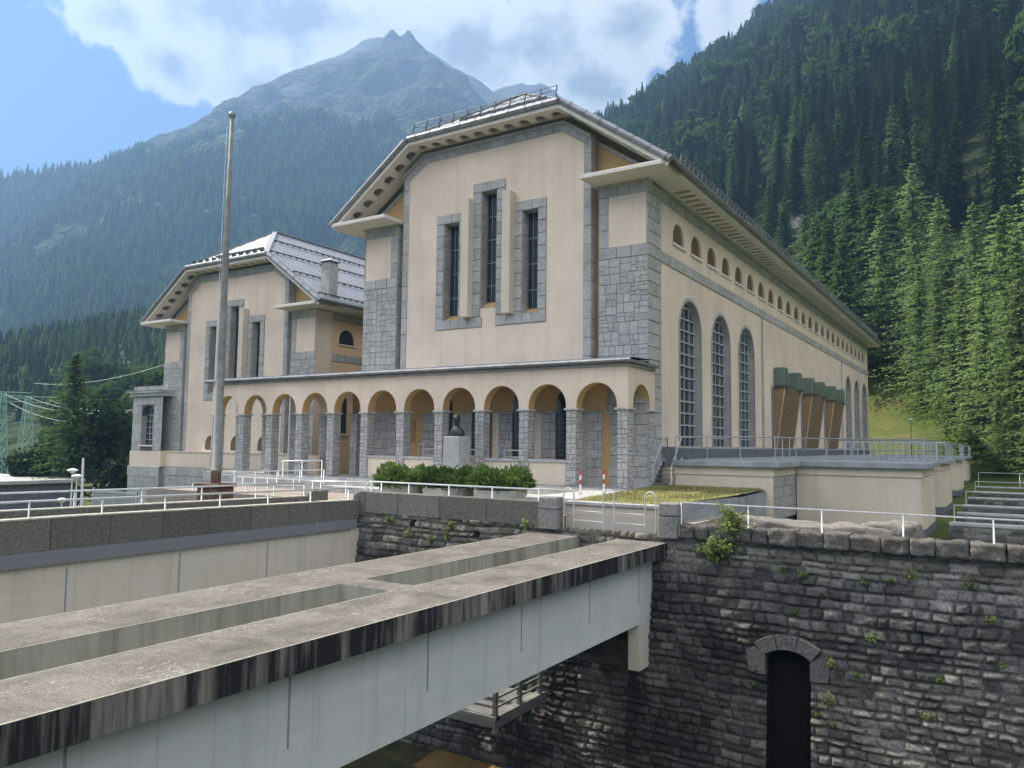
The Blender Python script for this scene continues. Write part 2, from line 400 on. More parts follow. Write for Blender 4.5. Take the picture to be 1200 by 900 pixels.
def foliage(name, a, b, trans=.25):
    m, nt, out = newmat(name)
    oi = N(nt, 'ShaderNodeObjectInfo'); t = tone(nt)
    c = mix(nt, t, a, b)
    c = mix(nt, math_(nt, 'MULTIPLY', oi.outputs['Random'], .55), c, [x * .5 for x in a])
    d = N(nt, 'ShaderNodeBsdfDiffuse'); tr = N(nt, 'ShaderNodeBsdfTranslucent'); ms = N(nt, 'ShaderNodeMixShader')
    nt.links.new(c, d.inputs[0]); nt.links.new(c, tr.inputs[0]); ms.inputs[0].default_value = trans
    nt.links.new(d.outputs[0], ms.inputs[1]); nt.links.new(tr.outputs[0], ms.inputs[2]); nt.links.new(ms.outputs[0], out.inputs[0])
    return m
M['spruce'] = foliage('spruce_needles', (.026, .052, .020), (.075, .125, .042))
M['larch'] = foliage('larch_needles', (.155, .245, .08), (.35, .46, .17), .5)
M['midneedle'] = foliage('mid_green_needles', (.075, .145, .04), (.18, .28, .085), .4)
M['larchdark'] = foliage('larch_needles_deep', (.045, .09, .028), (.11, .18, .055), .35)
M['leaf'] = foliage('broad_leaves', (.035, .075, .020), (.10, .17, .045), .35)
M['dleaf'] = foliage('dark_leaves', (.022, .042, .018), (.05, .085, .030), .25)
M['juniper'] = foliage('juniper_sprays', (.035, .075, .02), (.19, .28, .075), .25)
M['weed'] = foliage('weed_leaves', (.15, .22, .06), (.40, .46, .18), .4)
def _water():
    m, nt, out = newmat('shallow_brown_water')
    n = noise_(nt, pos(nt), 1.2, 5); 
    finish(nt, out, mix(nt, ramp(nt, n, [(.35, 0), (.65, 1)]), (.035, .040, .022), (.085, .075, .035)), .12, 0, bump(nt, noise_(nt, pos(nt), 6, 3), .25, .03), .5); return m
M['water'] = _water()
M['sill'] = _fascia('lit_brown_bed', (.24, .15, .055), (.12, .08, .035), .45, .6, 1.2)

# ------------------------------------------------------------------ masonry
def ashlar(mb, O, U, V, Nn, w, h, size=(.28, .62), seed=0, proud=.018, joint=.017, rows=None, mat=0, jmat=1, tl=(.25, .75)):
    """irregular squared stones tiling a w x h rectangle at O spanned by unit U, V; Nn points outward"""
    rnd = random.Random(seed); O = Vector(O); U = Vector(U); V = Vector(V); Nn = Vector(Nn)
    out = []
    def split(a0, a1, b0, b1):
        W, H = a1 - a0, b1 - b0
        big = max(W, H); lim = rnd.uniform(*size)
        if big <= lim * 1.15 and W < 1.9 * H + .12: out.append((a0, a1, b0, b1)); return
        if big < size[0] * 1.3: out.append((a0, a1, b0, b1)); return
        t = rnd.uniform(.36, .64)
        if W > H * rnd.uniform(.9, 1.35): m = a0 + W * t; split(a0, m, b0, b1); split(m, a1, b0, b1)
        else: m = b0 + H * t; split(a0, a1, b0, m); split(a0, a1, m, b1)
    if rows:                                            # plain courses: rows = (course height, stone length)
        nb = max(1, round(h / rows[0])); 
        for i in range(nb):
            na = max(1, round(w / rows[1] + rnd.uniform(-.2, .2))); cuts = [0] + sorted((k + rnd.uniform(-.18, .18) + (.35 if i % 2 and na > 1 else 0)) / na * w for k in range(1, na)) + [w]
            for k in range(na): out.append((cuts[k], cuts[k + 1], h * i / nb, h * (i + 1) / nb))
    else: split(0, w, 0, h)
    P = lambda a, b, d: tuple(O + U * a + V * b + Nn * d)
    mb.add([P(0, 0, 0), P(w, 0, 0), P(w, h, 0), P(0, h, 0)], [(0, 1, 2, 3)], .2, jmat)
    for a0, a1, b0, b1 in out:
        j = joint * .5; c = min(.018, (a1 - a0) * .15, (b1 - b0) * .15); d = proud * rnd.uniform(.7, 1.3)
        vs = [P(a0 + j, b0 + j, .001), P(a1 - j, b0 + j, .001), P(a1 - j, b1 - j, .001), P(a0 + j, b1 - j, .001),
              P(a0 + j + c, b0 + j + c, d), P(a1 - j - c, b0 + j + c, d), P(a1 - j - c, b1 - j - c, d), P(a0 + j + c, b1 - j - c, d)]
        mb.add(vs, [(4, 5, 6, 7), (0, 1, 5, 4), (1, 2, 6, 5), (2, 3, 7, 6), (3, 0, 4, 7)], rnd.uniform(*tl), mat)
def arc(x0, x1, zs, n=14):
    """half circle from (x1,zs) over the top to (x0,zs)"""
    c = (x0 + x1) / 2; r = (x1 - x0) / 2
    return [(c + r * math.cos(math.pi * k / n), zs + r * math.sin(math.pi * k / n)) for k in range(n + 1)]
def archhole(x0, x1, zb, zt, n=14):
    return [(x0, zb), (x1, zb)] + arc(x0, x1, zt - (x1 - x0) / 2, n)
GS = [M['granite'], M['joint']]
X_, Y_, Z_ = (1, 0, 0), (0, 1, 0), (0, 0, 1); nX, nY = (-1, 0, 0), (0, -1, 0)

# ------------------------------------------------------------------ the power house (local frame: right front corner at 0,0)
PITCH = .69; EX = 1.5; EZ = 14.85; RW = -17.74; RIDX = RW / 2; KN = 18.75
XK = EX - (KN - EZ) / PITCH; RIDZ = EZ + PITCH * (EX - RIDX); HIPY = (RIDZ - KN) / PITCH
def uhole(c, w, a0, a1, n=6):
    """pocket with one rounded end: width w, from a0 (square) to a1 (round)"""
    r = w / 2; s = 1 if a1 > a0 else -1; b = a1 - s * r
    return [(c - r, a0), (c + r, a0)] + [(c + r * math.cos(math.pi * k / n), b + s * r * math.sin(math.pi * k / n)) for k in range(n + 1)]
def power_house(off, L, label, long_start, n_small, tall, zlow, strips, second=False):
    ox, oy, oz = off
    root = thing('power_house', label, 'building', (ox + RIDX, oy + 4, oz + (0 if not second else -.4)))
    mk = lambda: MB(off)
    # --- gable wall: central panel between the stone strips, ochre wall set back behind it
    sl = lambda x: 15.02 + (min(x, RW - x) * -1) * .675 if False else 15.02 + .675 * min(-x, x - RW)
    top = lambda x: min(18.02, sl(x))
    wl = mk()
    x0, x1 = -14.84, -2.93
    kl, kr = RW + (18.02 - 15.02) / .675, -(18.02 - 15.02) / .675
    outer = [(x0 + .42, zlow), (x1 - .42, zlow), (x1 - .42, top(x1 - .42)), (kr, 18.02), (kl, 18.02), (x0 + .42, top(x0 + .42))]
    wins = [(-11.87, -10.88, 8.50, 13.89), (-9.42, -8.45, 9.04, 15.30), (-6.85, -5.93, 8.50, 13.89)]
    wl.holes(outer, [[(a, c), (b, c), (b, d), (a, d)] for a, b, c, d in wins], XZ(0), 0, .61, .5, 0, 2)
    wall = wl.build('gable_wall', [M['plaster'], M['joint'], M['granite']], root)
    bw = mk()
    bw.prism([(RW + .1, zlow), (-.1, zlow), (-.1, sl(-.1)), (kr, 18.02), (kl, 18.02), (RW + .1, sl(RW + .1))], XZ(.63), 0, .3, .5)
    for a, b in ((x0 + .02, x0 + .03), (x1 - .03, x1 - .02)): bw.box(a, b, .02, .62, zlow, top((a + b) / 2) - .02)
    bw.build('recessed_wall', M['ochre'], root)
    # stone strips at the panel's edges, stone course under the roof
    for xa in (x0, x1 - .42):
        q = mk(); zt = top(xa + .2)
        ashlar(q, (xa, -.004, zlow), X_, Z_, nY, .42, zt - zlow, rows=(.92, .6), seed=int(xa * 7), proud=.02)
        ashlar(q, (xa + .42 if xa > -9 else xa, .0, zlow), Y_, Z_, X_ if xa > -9 else nX, .6, zt - zlow, rows=(.92, .7), seed=5, proud=.012)
        q.build('stone_strip', GS, root)
    fr = mk()
    path = [(RW - .0, sl(RW)), (kl, 18.02), (kr, 18.02), (0, sl(0))]
    for i in range(3):
        a = Vector((path[i][0], 0, path[i][1])); b = Vector((path[i + 1][0], 0, path[i + 1][1])); d = (b - a); ln = d.length; d.normalize()
        dn = Vector((d.z, 0, -d.x))
        lo, hi = (0, ln)
        if i == 0: lo = (x0 - path[0][0]) / d.x
        if i == 2: hi = (x1 - path[2][0]) / d.x
        ashlar(fr, a + d * lo + dn * .42 + Vector((0, -.022, 0)), d, -dn, nY, hi - lo, .42, rows=(.5, .75), seed=11 + i, proud=.02)
        fr.obox(tuple(a + d * (lo - .0) + Vector((0, -.07, .02))), tuple(a + d * (hi + .0) + Vector((0, -.07, .02))), .18, .13, .35, 0)
        if i != 1:                                     # over the set-back ochre part
            l2, h2 = (0.2, lo) if i == 0 else (hi, ln - .2)
            ashlar(fr, a + d * l2 + dn * .20 + Vector((0, .60, 0)), d, -dn, nY, h2 - l2, .20, rows=(.2, .75), seed=21 + i, proud=.02)
    fr.build('gable_stone_course', GS, root)
    # --- the three slit windows
    for k, (a, b, c, d) in enumerate(wins):
        f = mk()
        fa = (.51, .54, .51)[k]
        fl, frr = (a - fa, b + (.48 if k == 0 else .54 if k == 1 else .5))
        ft = d + .5
        bot = c - .45
        if k == 1: bot = c
        lft = (a - fl)
        ashlar(f, (fl, -.03, bot if k != 1 else 8.62), X_, Z_, nY, lft - .005, ft - .5 - (bot if k != 1 else 8.62), rows=(.62, 1), seed=31 + k, proud=.03)
        ashlar(f, (b + .005, -.03, bot if k != 1 else 8.62), X_, Z_, nY, frr - b - .005, ft - .5 - (bot if k != 1 else 8.62), rows=(.62, 1), seed=41 + k, proud=.03)
        ashlar(f, (fl, -.03, ft - .5), X_, Z_, nY, frr - fl, .5, rows=(.5, 1.1), seed=51 + k, proud=.03)
        if k == 0: ashlar(f, (fl, -.034, 8.05), X_, Z_, nY, -9.42 - fl + .12, .5, rows=(.5, .9), seed=61, proud=.03)
        if k == 2: ashlar(f, (-8.45, -.034, 8.05), X_, Z_, nY, frr + 8.45, .5, rows=(.5, .9), seed=62, proud=.03)
        ashlar(f, (a + .003, 0, c), Y_, Z_, X_, .57, d - c, rows=(.62, 1), seed=71 + k, proud=.012)
        ashlar(f, (b - .003, 0, c), Y_, Z_, nX, .57, d - c, rows=(.62, 1), seed=75 + k, proud=.012)
        s_ = f.build('window_surround', GS, root)
        g = mk(); g.box(a, b, .575, .60, c, d); wd = g.build('window', M['glass'], root)
        br = mk()
        w = b - a
        for t in (.36, .68): br.box(a + w * t - .02, a + w * t + .02, .52, .565, c, d)
        nn = int((d - c) / 1.45)
        for i in range(1, nn + 1): z = c + (d - c) * i / (nn + 1); br.box(a, b, .53, .56, z - .025, z + .025)
        br.box(a, a + .06, .51, .57, c, d); br.box(b - .06, b, .51, .57, c, d)
        br.build('glazing_bars', M['steel_dark'] if second else M['zinc'], wd)
        sb = mk(); sb.add([(a, .05, c + .02), (b, .05, c + .02), (b, .57, c + .38), (a, .57, c + .38)], [(0, 1, 2, 3)]); sb.add([(a, -.02, c + .01), (b, -.02, c + .01), (b, .05, c + .02), (a, .05, c + .02)], [(0, 1, 2, 3)])
        sb.build('sloping_sill', M['ochre'], wd)
    for a, b, zt in ((-10.40, -9.90, 14.95), (-7.80, -7.30, 14.95)):
        f = mk(); f.cbox(a, b, -.52, -.036, 8.58, zt, .02); f.build('fin', M['pale'], root)
    # --- corner piers with their rubble panels, framed cream fields and hoods
    for side in (0, 1):
        f = mk(); mx = (lambda x: x) if side else (lambda x: RW - x)
        def bx(a, b, *r, **k):
            a, b = sorted((mx(a), mx(b))); f.box(a, b, *r, **k)
        bx(-2.53, -.012, .012, 1.6, zlow, 14.3, mat=0)
        pier = f.build('corner_pier', M['plaster'], root)
        q = mk()
        def pan(xa, xb, z0, z1, sd, **k):
            a, b = sorted((mx(xa), mx(xb))); ashlar(q, (a, .006, z0), X_, Z_, nY, b - a, z1 - z0, seed=sd, **k)
        zf = 10.77
        pan(-2.53, 0, zlow if not second else 3.0, zf, 3 + side, size=(.28, .75))
        pan(-2.53, 0, zf, 11.33, 5 + side, rows=(.56, .8), proud=.035)
        pan(-2.53, -2.02, 11.33, 13.80, 6 + side, rows=(.85, .6))
        pan(-2.53, 0, 13.80, 14.32, 7 + side, rows=(.52, .9), proud=.03)
        pan(-.10, 0, 11.33, 13.80, 8, rows=(.85, .6))
        a, b = sorted((mx(-2.55), mx(.06))); q.box(a, b, -.10, .3, 14.30, 14.40, .5, 0)
        if side and not second:
            for z0, z1, r in ((zlow, zf, (.62, .75)), (zf, 11.33, (.56, 1.6)), (11.33, 13.8, (.62, .75)), (13.8, 14.32, (.52, .9))):
                ashlar(q, (-.008, 0, z0), Y_, Z_, X_, 1.6, z1 - z0, seed=int(z0 * 3), rows=r, proud=.03 if z1 - z0 > 1 else .045)
        if side == 0:
            ashlar(q, (RW + 2.53, .012, zlow if not second else 3.0), Y_, Z_, X_, .6, 14.3 - (zlow if not second else 3), rows=(.85, .6), seed=91, proud=.012)
        q.build('pier_stone', GS, pier)
        h = mk(); a, b = sorted((mx(-2.80), mx(1.28)))
        pl = [(a, -1.50), (b, -1.50), (b, 2.6), (a + (0 if side else 0), 2.6)] if side else [(a, -1.5), (b, -1.5), (b, .6), (a, 2.6)]
        fm = lambda u, v, d: (u, v, d)
        if side: pl = [(a, -1.50), (b, -1.50), (b, 2.4), (.04, 2.4), (.04, .6), (a, .6)]
        else: pl = [(a, -1.50), (b, -1.50), (b, .6), (RW - .04, .6), (RW - .04, 2.4), (a, 2.4)]
        h.prism(pl, fm, 14.40, 14.53)
        pl2 = [(min(max(x, a + .07), b - .07), max(y, -1.43)) for x, y in pl]
        h.prism(pl2, fm, 14.53, 14.62)
        h.build('hood', M['soffit'], root)
    # --- long wall facing +X
    lw = mk(); XW = -.05
    pitch_s = 2.68
    small = [(long_start + i * pitch_s, long_start + i * pitch_s + 1.62) for i in range(n_small)]
    hl = [archhole(a, b, 12.10, 13.23, 10) for a, b in small] + [archhole(a, b, 1.92, 9.52, 14) for a, b in tall]
    # split the wall at the strips so that each piece is filled on its own
    cuts = [1.6] + [s for s in strips] + [L]
    for i in range(len(cuts) - 1):
        a, b = cuts[i], cuts[i + 1]
        lw.holes([(a, zlow), (b, zlow), (b, 11.05), (a, 11.05)], [h for h in hl[n_small:] if a < h[0][0] < b], YZ(XW), 0, .42, .5, 0, 2)
    step = 6
    for i in range(0, n_small, step):
        a = 1.6 if i == 0 else small[i][0] - .53; e = min(i + step, n_small) - 1
        b = L if e == n_small - 1 else small[e][1] + .53
        lw.holes([(a, 11.05), (b, 11.05), (b, 14.5), (a, 14.5)], hl[i:e + 1], YZ(XW), 0, .14, .5, 0, 0)
    lw.box(-1.5, XW, L - .03, L, zlow, 14.4)
    lw.build('long_wall', [M['bouncelit'] if second else M['plaster'], M['joint'], M['granite']], root)
    bd = mk()
    ashlar(bd, (XW + .02, 1.6, 10.77), Y_, Z_, X_, L - 1.6, .56, rows=(.56, 1.5), seed=101, proud=.03)
    ashlar(bd, (XW + .02, 1.6, 13.78), Y_, Z_, X_, L - 1.6, .50, rows=(.5, 1.1), seed=102, proud=.03)
    bd.box(XW, XW + .16, 1.6, L, 14.28, 14.40, .35)
    for y in strips: ashlar(bd, (XW + .02, y, max(zlow, 1.9)), Y_, Z_, X_, .45, 10.77 - max(zlow, 1.9), rows=(.85, .6), seed=103, proud=.035)
    bd.build('long_wall_stone', GS, root)
    if not second:
        p = mk(); p.box(XW, XW + .10, 1.6, L, 1.0, 1.89); p.build('plinth', M['plinth'], root)
    for a, b in small:                                  # row of little arched openings
        p = mk(); p.prism(archhole(a + .01, b - .01, 12.11, 13.22, 10), YZ(XW), .12, .13, .5, 0); w = p.build('arched_opening', M['glass'] if second else M['brownboard'], root)
        s_ = mk(); s_.box(XW, XW + .10, a - .12, b + .12, 12.00, 12.10); s_.build('sill', M['white'] if not second else M['soffit'], w)
    for a, b in tall:                                   # tall round-headed windows
        p = mk(); hp = archhole(a, b, 1.92, 9.52, 14); p.prism(hp, YZ(XW), .40, .41); w = p.build('tall_arched_window', M['glass'], root)
        g = mk(); xg = XW - .39
        zs = 9.52 - (b - a) / 2; r = (b - a) / 2; c = (a + b) / 2
        wtop = lambda y: zs + math.sqrt(max(0, r * r - (y - c) ** 2))
        for t in (0.02, .25, .5, .75, .98): y = a + (b - a) * t; g.box(xg, xg + .06, y - .03, y + .03, 1.92, wtop(y) - .02)
        z = 2.4; k = 0
        while z < 9.3:
            hw = r if z < zs else math.sqrt(max(0, r * r - (z - zs) ** 2))
            g.box(xg + .02, xg + .10, c - hw, c + hw, z - .04, z + .04); z += .62
        g.build('glazing_bars', M['rail'], w)
        f = mk(); o1 = archhole(a - .17, b + .17, 1.92, 9.69, 18); i1 = archhole(a + .001, b - .001, 1.92, 9.52, 18)
        n = len(o1); YF = YZ(XW + .035); vs = [YF(*q_, 0) for q_ in o1] + [YF(*q_, 0) for q_ in i1] + [YF(*q_, .04) for q_ in o1]
        f.add(vs, [(i, i + 1, n + i + 1, n + i) for i in range(1, n - 1)] + [(n - 1, 0, n, 2 * n - 1)] + [(i, i + 1, 2 * n + i + 1, 2 * n + i) for i in range(1, n - 1)], .45, 0)
        f.build('stone_border', GS, w)
    # --- roof: half-hipped, with eaves
    xl, xr = RW - EX, EX; yb = L + 1.2; Yf = -1.2
    rf = mk(); t = .10
    A = [(xr, Yf, EZ), (xr, yb, EZ), (XK, yb, KN), (RIDX, yb - HIPY - 1.2, RIDZ), (RIDX, HIPY + Yf, RIDZ), (XK, Yf, KN)]
    B = [(RW - x, y, z) for x, y, z in A]
    rf.add(A, [(0, 1, 2, 3, 4, 5)]); rf.add(B, [(0, 5, 4, 3, 2, 1)])
    rf.add([A[5], A[4], B[5]], [(0, 1, 2)]); rf.add([A[2], A[3], B[2]], [(0, 1, 2)])
    # seams down the right slope and the front hip
    y = Yf + .5
    while y < yb - .3:
        lim = HIPY + Yf; e = .045
        zt = RIDZ if lim < y < yb - HIPY - 1.2 else (KN + (y - Yf) * PITCH if y <= lim else KN + (yb - y) * PITCH)
        xt = EX - (zt - EZ) / PITCH
        rf.obox((xr - .1, y, EZ + .07 + .015), (xt, y, zt + .015), .022, .03); y += .62 if second else 1.24
    x = XK - .5
    while x > RW - XK:
        zt = KN + min(XK - x, x - (RW - XK)) * PITCH; rf.obox((x, Yf + .05, KN + .03), (x, Yf + (zt - KN) / PITCH, zt + .02), .03, .05); x -= .62
    for P_ in (A, B): rf.obox(P_[5], (P_[4][0], P_[4][1], P_[4][2] + .03), .34, .06, .9); 
    rf.obox((RIDX, HIPY + Yf, RIDZ + .02), (RIDX, yb - HIPY - 1.2, RIDZ + .02), .4, .08, .9)
    roof = rf.build('roof', M['roof'], root)
    # underside
    so = mk(); pk = .44
    fp = [(xl + .1, EZ - pk - .06), (RW - XK, KN - pk), (XK, KN - pk), (xr - .1, EZ - pk - .06)]
    for i in range(3):
        a = Vector((fp[i][0], 0, fp[i][1])); b = Vector((fp[i + 1][0], 0, fp[i + 1][1])); ln = (b - a).length; d = (b - a).normalized(); up = Vector((-d.z, 0, d.x))
        fm = lambda u, v, w, a=a, d=d, up=up: tuple(a + d * u + Vector((0, v, 0)) + up * w)
        n = max(1, round(ln / .93)); c = ln / n
        for k in range(n):
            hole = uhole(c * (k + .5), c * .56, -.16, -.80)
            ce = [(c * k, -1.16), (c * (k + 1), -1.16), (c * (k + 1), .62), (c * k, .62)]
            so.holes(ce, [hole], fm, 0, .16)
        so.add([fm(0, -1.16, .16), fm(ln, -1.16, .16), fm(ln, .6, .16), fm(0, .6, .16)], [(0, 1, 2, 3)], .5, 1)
    yl = 2.4; n = round((yb - yl) / .80); c = (yb - yl) / n
    for k in range(n):
        fm = lambda u, v, w: (v, u, 14.42 + w)
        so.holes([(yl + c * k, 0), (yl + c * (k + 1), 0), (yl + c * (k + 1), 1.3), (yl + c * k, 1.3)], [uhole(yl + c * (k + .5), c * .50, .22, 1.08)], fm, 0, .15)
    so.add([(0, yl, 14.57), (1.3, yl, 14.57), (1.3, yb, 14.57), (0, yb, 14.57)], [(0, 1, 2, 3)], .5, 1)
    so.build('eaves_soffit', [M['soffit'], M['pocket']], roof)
    fa = mk(); gu = mk()
    for i in range(3):
        p = fp[i]; q_ = fp[i + 1]
        up = Vector((-(q_[1] - p[1]), 0, q_[0] - p[0])).normalized()
        v0 = Vector((p[0], 0, p[1])); v1 = Vector((q_[0], 0, q_[1]))
        fa.obox(tuple(v0 + up * .10 + Vector((0, -1.17, 0))), tuple(v1 + up * .10 + Vector((0, -1.17, 0))), .05, .22)
        gu.tube([tuple(v0 + up * .33 + Vector((0, -1.24, 0))), tuple(v1 + up * .33 + Vector((0, -1.24, 0)))], .16, 10)
        gu.obox(tuple(v0 + up * .45 + Vector((0, -1.1, 0))), tuple(v1 + up * .45 + Vector((0, -1.1, 0))), .3, .05)
        ln = (v1 - v0).length; k = .6
        while k < ln: cpt = v0 + (v1 - v0) * (k / ln); gu.tube([tuple(cpt + up * .33 + Vector((0, -1.24, 0)) - (v1 - v0) / ln * .03), tuple(cpt + up * .33 + Vector((0, -1.24, 0)) + (v1 - v0) / ln * .03)], .18, 10); k += 1.0
    for X0, s_ in ((xr, 1), (xl, -1)):
        fa.box(min(X0 - s_ * .22, X0 - s_ * .16), max(X0 - s_ * .22, X0 - s_ * .16), -1.1, yb, 14.44, 14.74)
        gu.tube([(X0 + s_ * .02, -1.15, EZ - .10), (X0 + s_ * .02, yb, EZ - .10)], .13, 10)
        gu.box(min(X0 - s_ * .14, X0), max(X0 - s_ * .14, X0), -1.1, yb, EZ - .14, EZ - .03)
    fa.build('fascia_board', M['soffit'], roof); gu.build('gutter', M['zinc'], roof)
    # snow guards
    if second:
        sg = mk()
        for xx in (1.0, -1.6, -4.3, -6.7):
            z = EZ + PITCH * (EX - xx); ya = max(Yf + .4, (z - KN) / PITCH + Yf + .4)
            y = ya
            while y < min(L, 30) :
                sg.obox((xx, y, z + .13), (xx, y + 5.1, z + .13), .05, .08); 
                for q_ in range(9): sg.box(xx - .12, xx + .06, y + q_ * .62, y + q_ * .62 + .04, z - .02, z + .16)
                y += 5.1
        for x in np.arange(RW - XK + .6, XK - .3, .8): sg.box(x, x + .05, Yf + .1, Yf + .5, KN + .08, KN + .40)
        sg.obox((RW - XK + 2.6, Yf + .75, KN + .62), (XK - 1.2, Yf + .75, KN + .62), .1, .12)
        sg.build('snow_guard', M['steel_dark'], roof)
        ch = mk(); cx, cy = .40, .75
        zb = EZ + PITCH * (EX - cx) - .4
        ch.box(cx - .42, cx + .42, cy - .42, cy + .42, zb, zb + 2.55); c_ = ch.build('chimney', M['concrete'], roof)
        cp = mk(); cp.add([(cx - .62, cy - .62, zb + 2.62), (cx + .62, cy - .62, zb + 2.62), (cx + .62, cy + .62, zb + 2.62), (cx - .62, cy + .62, zb + 2.62), (cx, cy, zb + 2.95)], [(0, 1, 2, 3), (0, 1, 4), (1, 2, 4), (2, 3, 4), (3, 0, 4)])
        for sx in (-1, 1):
            for sy in (-1, 1): cp.box(cx + sx * .34 - .04, cx + sx * .34 + .04, cy + sy * .34 - .04, cy + sy * .34 + .04, zb + 2.5, zb + 2.66)
        cp.build('chimney_cap', M['roof'], c_)
    else:
        sg = mk()
        for x in np.linspace(RW - XK + .3, XK - .15, 11):
            sg.tube([(x, Yf + .12, KN + .02), (x, Yf + .02, KN + .42), (x, Yf + .12, KN + .46), (x, Yf + .12, KN + .78)], .03, 6)
        for dz in (.52, .75): sg.tube([(RW - XK + .3, Yf + .12, KN + dz), (XK - .15, Yf + .12, KN + dz)], .018, 6)
        sg.obox((RW - XK + 2.8, Yf + .95, KN + .72), (XK - 1.2, Yf + .95, KN + .72), .12, .12)
        sg.build('hip_railing', M['steel_dark'], roof)
        sg = mk()
        for y in np.arange(1.2, L, .62):
            z = EZ + PITCH * .45; sg.obox((1.05, y, z), (1.22, y, z + .55), .04, .04); sg.obox((1.05, y, z), (.75, y, z + .35), .04, .04)
        for dz in (.18, .36, .54): sg.tube([(1.12 + dz * .15, 1.2, EZ + PITCH * .45 + dz), (1.12 + dz * .15, L, EZ + PITCH * .45 + dz)], .025, 5)
        sg.build('snow_guard', M['zinc'], roof)
    return root
MAIN_L = 69.6
main = power_house((0, 0, 0), MAIN_L, 'larger and nearer cream power house with tall arched windows down its long side', 3.36, 24,
                   [(4.25, 7.45), (9.45, 12.75), (14.72, 18.08), (53.5, 56.6), (59.1, 62.2), (64.7, 67.8)], -.2, [20.0, 50.9])
OFF2 = (-27.45, 5.5, -2.94)
sec = power_house(OFF2, 42, 'smaller cream power house behind the flagpole with a chimney on its grey roof', 2.33, 14, [], -.5, [], True)

# ------------------------------------------------------------------ second house: stone base, lunettes, side window, bay and annex
def second_extras():
    q = MB(); q.box(-45.4, -27.6, 5.0, 5.48, -.15, 1.02); q.box(-45.5, -27.5, 4.93, 5.2, 1.0, 1.09)
    q.build('base_wall', M['plaster'], sec)
    s = MB(); ashlar(s, (-45.4, 4.93, -3.6), X_, Z_, nY, 9.0, 2.75, size=(.3, .8), seed=201)
    ashlar(s, (-45.4, 4.90, -.86), X_, Z_, nY, 17.9, .70, rows=(.7, 1.2), seed=202, proud=.03)
    ashlar(s, (-36.4, 4.93, -3.6), X_, Z_, nY, 8.9, 2.75, size=(.3, .8), seed=203)
    s.build('base_stone', GS, sec)
    for c in (-38.7, -35.62, -32.55):
        w = MB(); h = archhole(c - .68, c + .68, 1.20, 2.36, 10); w.prism(h, XZ(5.497), 0, .01); l = w.build('lunette_window', M['brownboard'], sec)
        f = MB(); f.box(c - .95, c + .95, 5.30, 5.49, 1.10, 1.22); f.build('sill', M['soffit'], l)
    w = MB(); w.box(-27.50, -27.44, 7.9, 8.75, 2.6, 5.2); l = w.build('side_window', M['glass'], sec)
    f = MB(); f.box(-27.5, -27.36, 7.75, 8.9, 2.45, 2.58); f.build('sill', M['soffit'], l)
    a = thing('stone_bay', 'grey stone bay with one arched window beside the smaller power house', 'building', (-46, 6, -3.4))
    w = MB(); hole = archhole(-46.56, -44.9, 1.55, 4.78)
    w.holes([(-47.85, 1.08), (-43.75, 1.08), (-43.75, 5.55), (-47.85, 5.55)], [hole], XZ(4.6), 0, .55, .5, 1, 1)
    ashlar(w, (-47.85, 4.597, 1.08), X_, Z_, nY, 1.28, 4.47, rows=(.7, .65), seed=210)
    ashlar(w, (-44.88, 4.597, 1.08), X_, Z_, nY, 1.13, 4.47, rows=(.7, .6), seed=211)
    ashlar(w, (-46.57, 4.597, 4.86), X_, Z_, nY, 1.69, .69, rows=(.7, .6), seed=212)
    ashlar(w, (-46.555, 4.6, 1.55), Y_, Z_, X_, .5, 2.4, rows=(.7, .6), seed=213)
    w.box(-47.85, -47.8, 4.6, 9, 1.08, 5.55, .4, 0); w.build('bay_wall', GS, a)
    g = MB(); g.prism(hole, XZ(5.12), 0, .04); gl = g.build('arched_window', M['glass'], a)
    b = MB()
    for x in (-46.1, -45.7, -45.3): b.box(x - .03, x + .03, 5.06, 5.11, 1.6, 4.6)
    for z in np.arange(2.0, 4.6, .5): b.box(-46.5, -44.95, 5.06, 5.1, z - .025, z + .025)
    b.build('glazing_bars', M['rail'], gl)
    k = MB(); k.box(-46.75, -44.7, 4.5, 4.7, 1.42, 1.55); k.build('sill', M['soffit'], gl)
    c = MB(); c.box(-48.1, -43.76, 4.35, 9, 5.55, 5.8); c.box(-48.2, -43.72, 4.2, 9.1, 5.8, 5.98); c.build('cornice', M['concrete'], a)
    r = MB(); r.box(-48.25, -43.7, 4.15, 9.2, 5.98, 6.03); r.build('metal_cover', M['roof'], a)
    u = MB(); u.box(-47.95, -43.7, 4.55, 9, -.2, 1.06); u.build('base_wall', M['plaster'], a)
    s = MB(); ashlar(s, (-48.0, 4.5, -3.7), X_, Z_, nY, 4.3, 2.7, rows=(.9, 1.2), seed=215); ashlar(s, (-48.05, 4.47, -1.0), X_, Z_, nY, 4.35, .82, rows=(.8, 1.3), seed=216, proud=.03)
    s.box(-48.0, -43.9, 4.52, 9, -3.7, -.2, .4, 0); s.build('base_stone', GS, a)
    d = thing('flat_roofed_annex', 'pale flat roofed annex standing behind the stone bay', 'building', (-57, 14, -3.5))
    w = MB(); w.box(-59.9, -47.0, 12, 20, -3.6, 6.3); w.build('wall', M['pale'], d)
    w = MB(); w.box(-60.1, -46.8, 11.8, 20.2, 6.3, 6.6); w.box(-59.9, -47, 12, 20, 6.6, 7.25); w.build('parapet', M['concrete'], d)
    for x in (-58.8, -56.2, -53.6):
        w = MB(); w.box(x, x + 1.2, 11.96, 12.02, 2.2, 5.2); e = w.build('window', M['glass'], d)
        w = MB(); w.box(x - .15, x + 1.35, 11.88, 12.0, 2.05, 2.2); w.box(x + .57, x + .63, 11.9, 11.97, 2.2, 5.2); w.build('sill', M['soffit'], e)
second_extras()

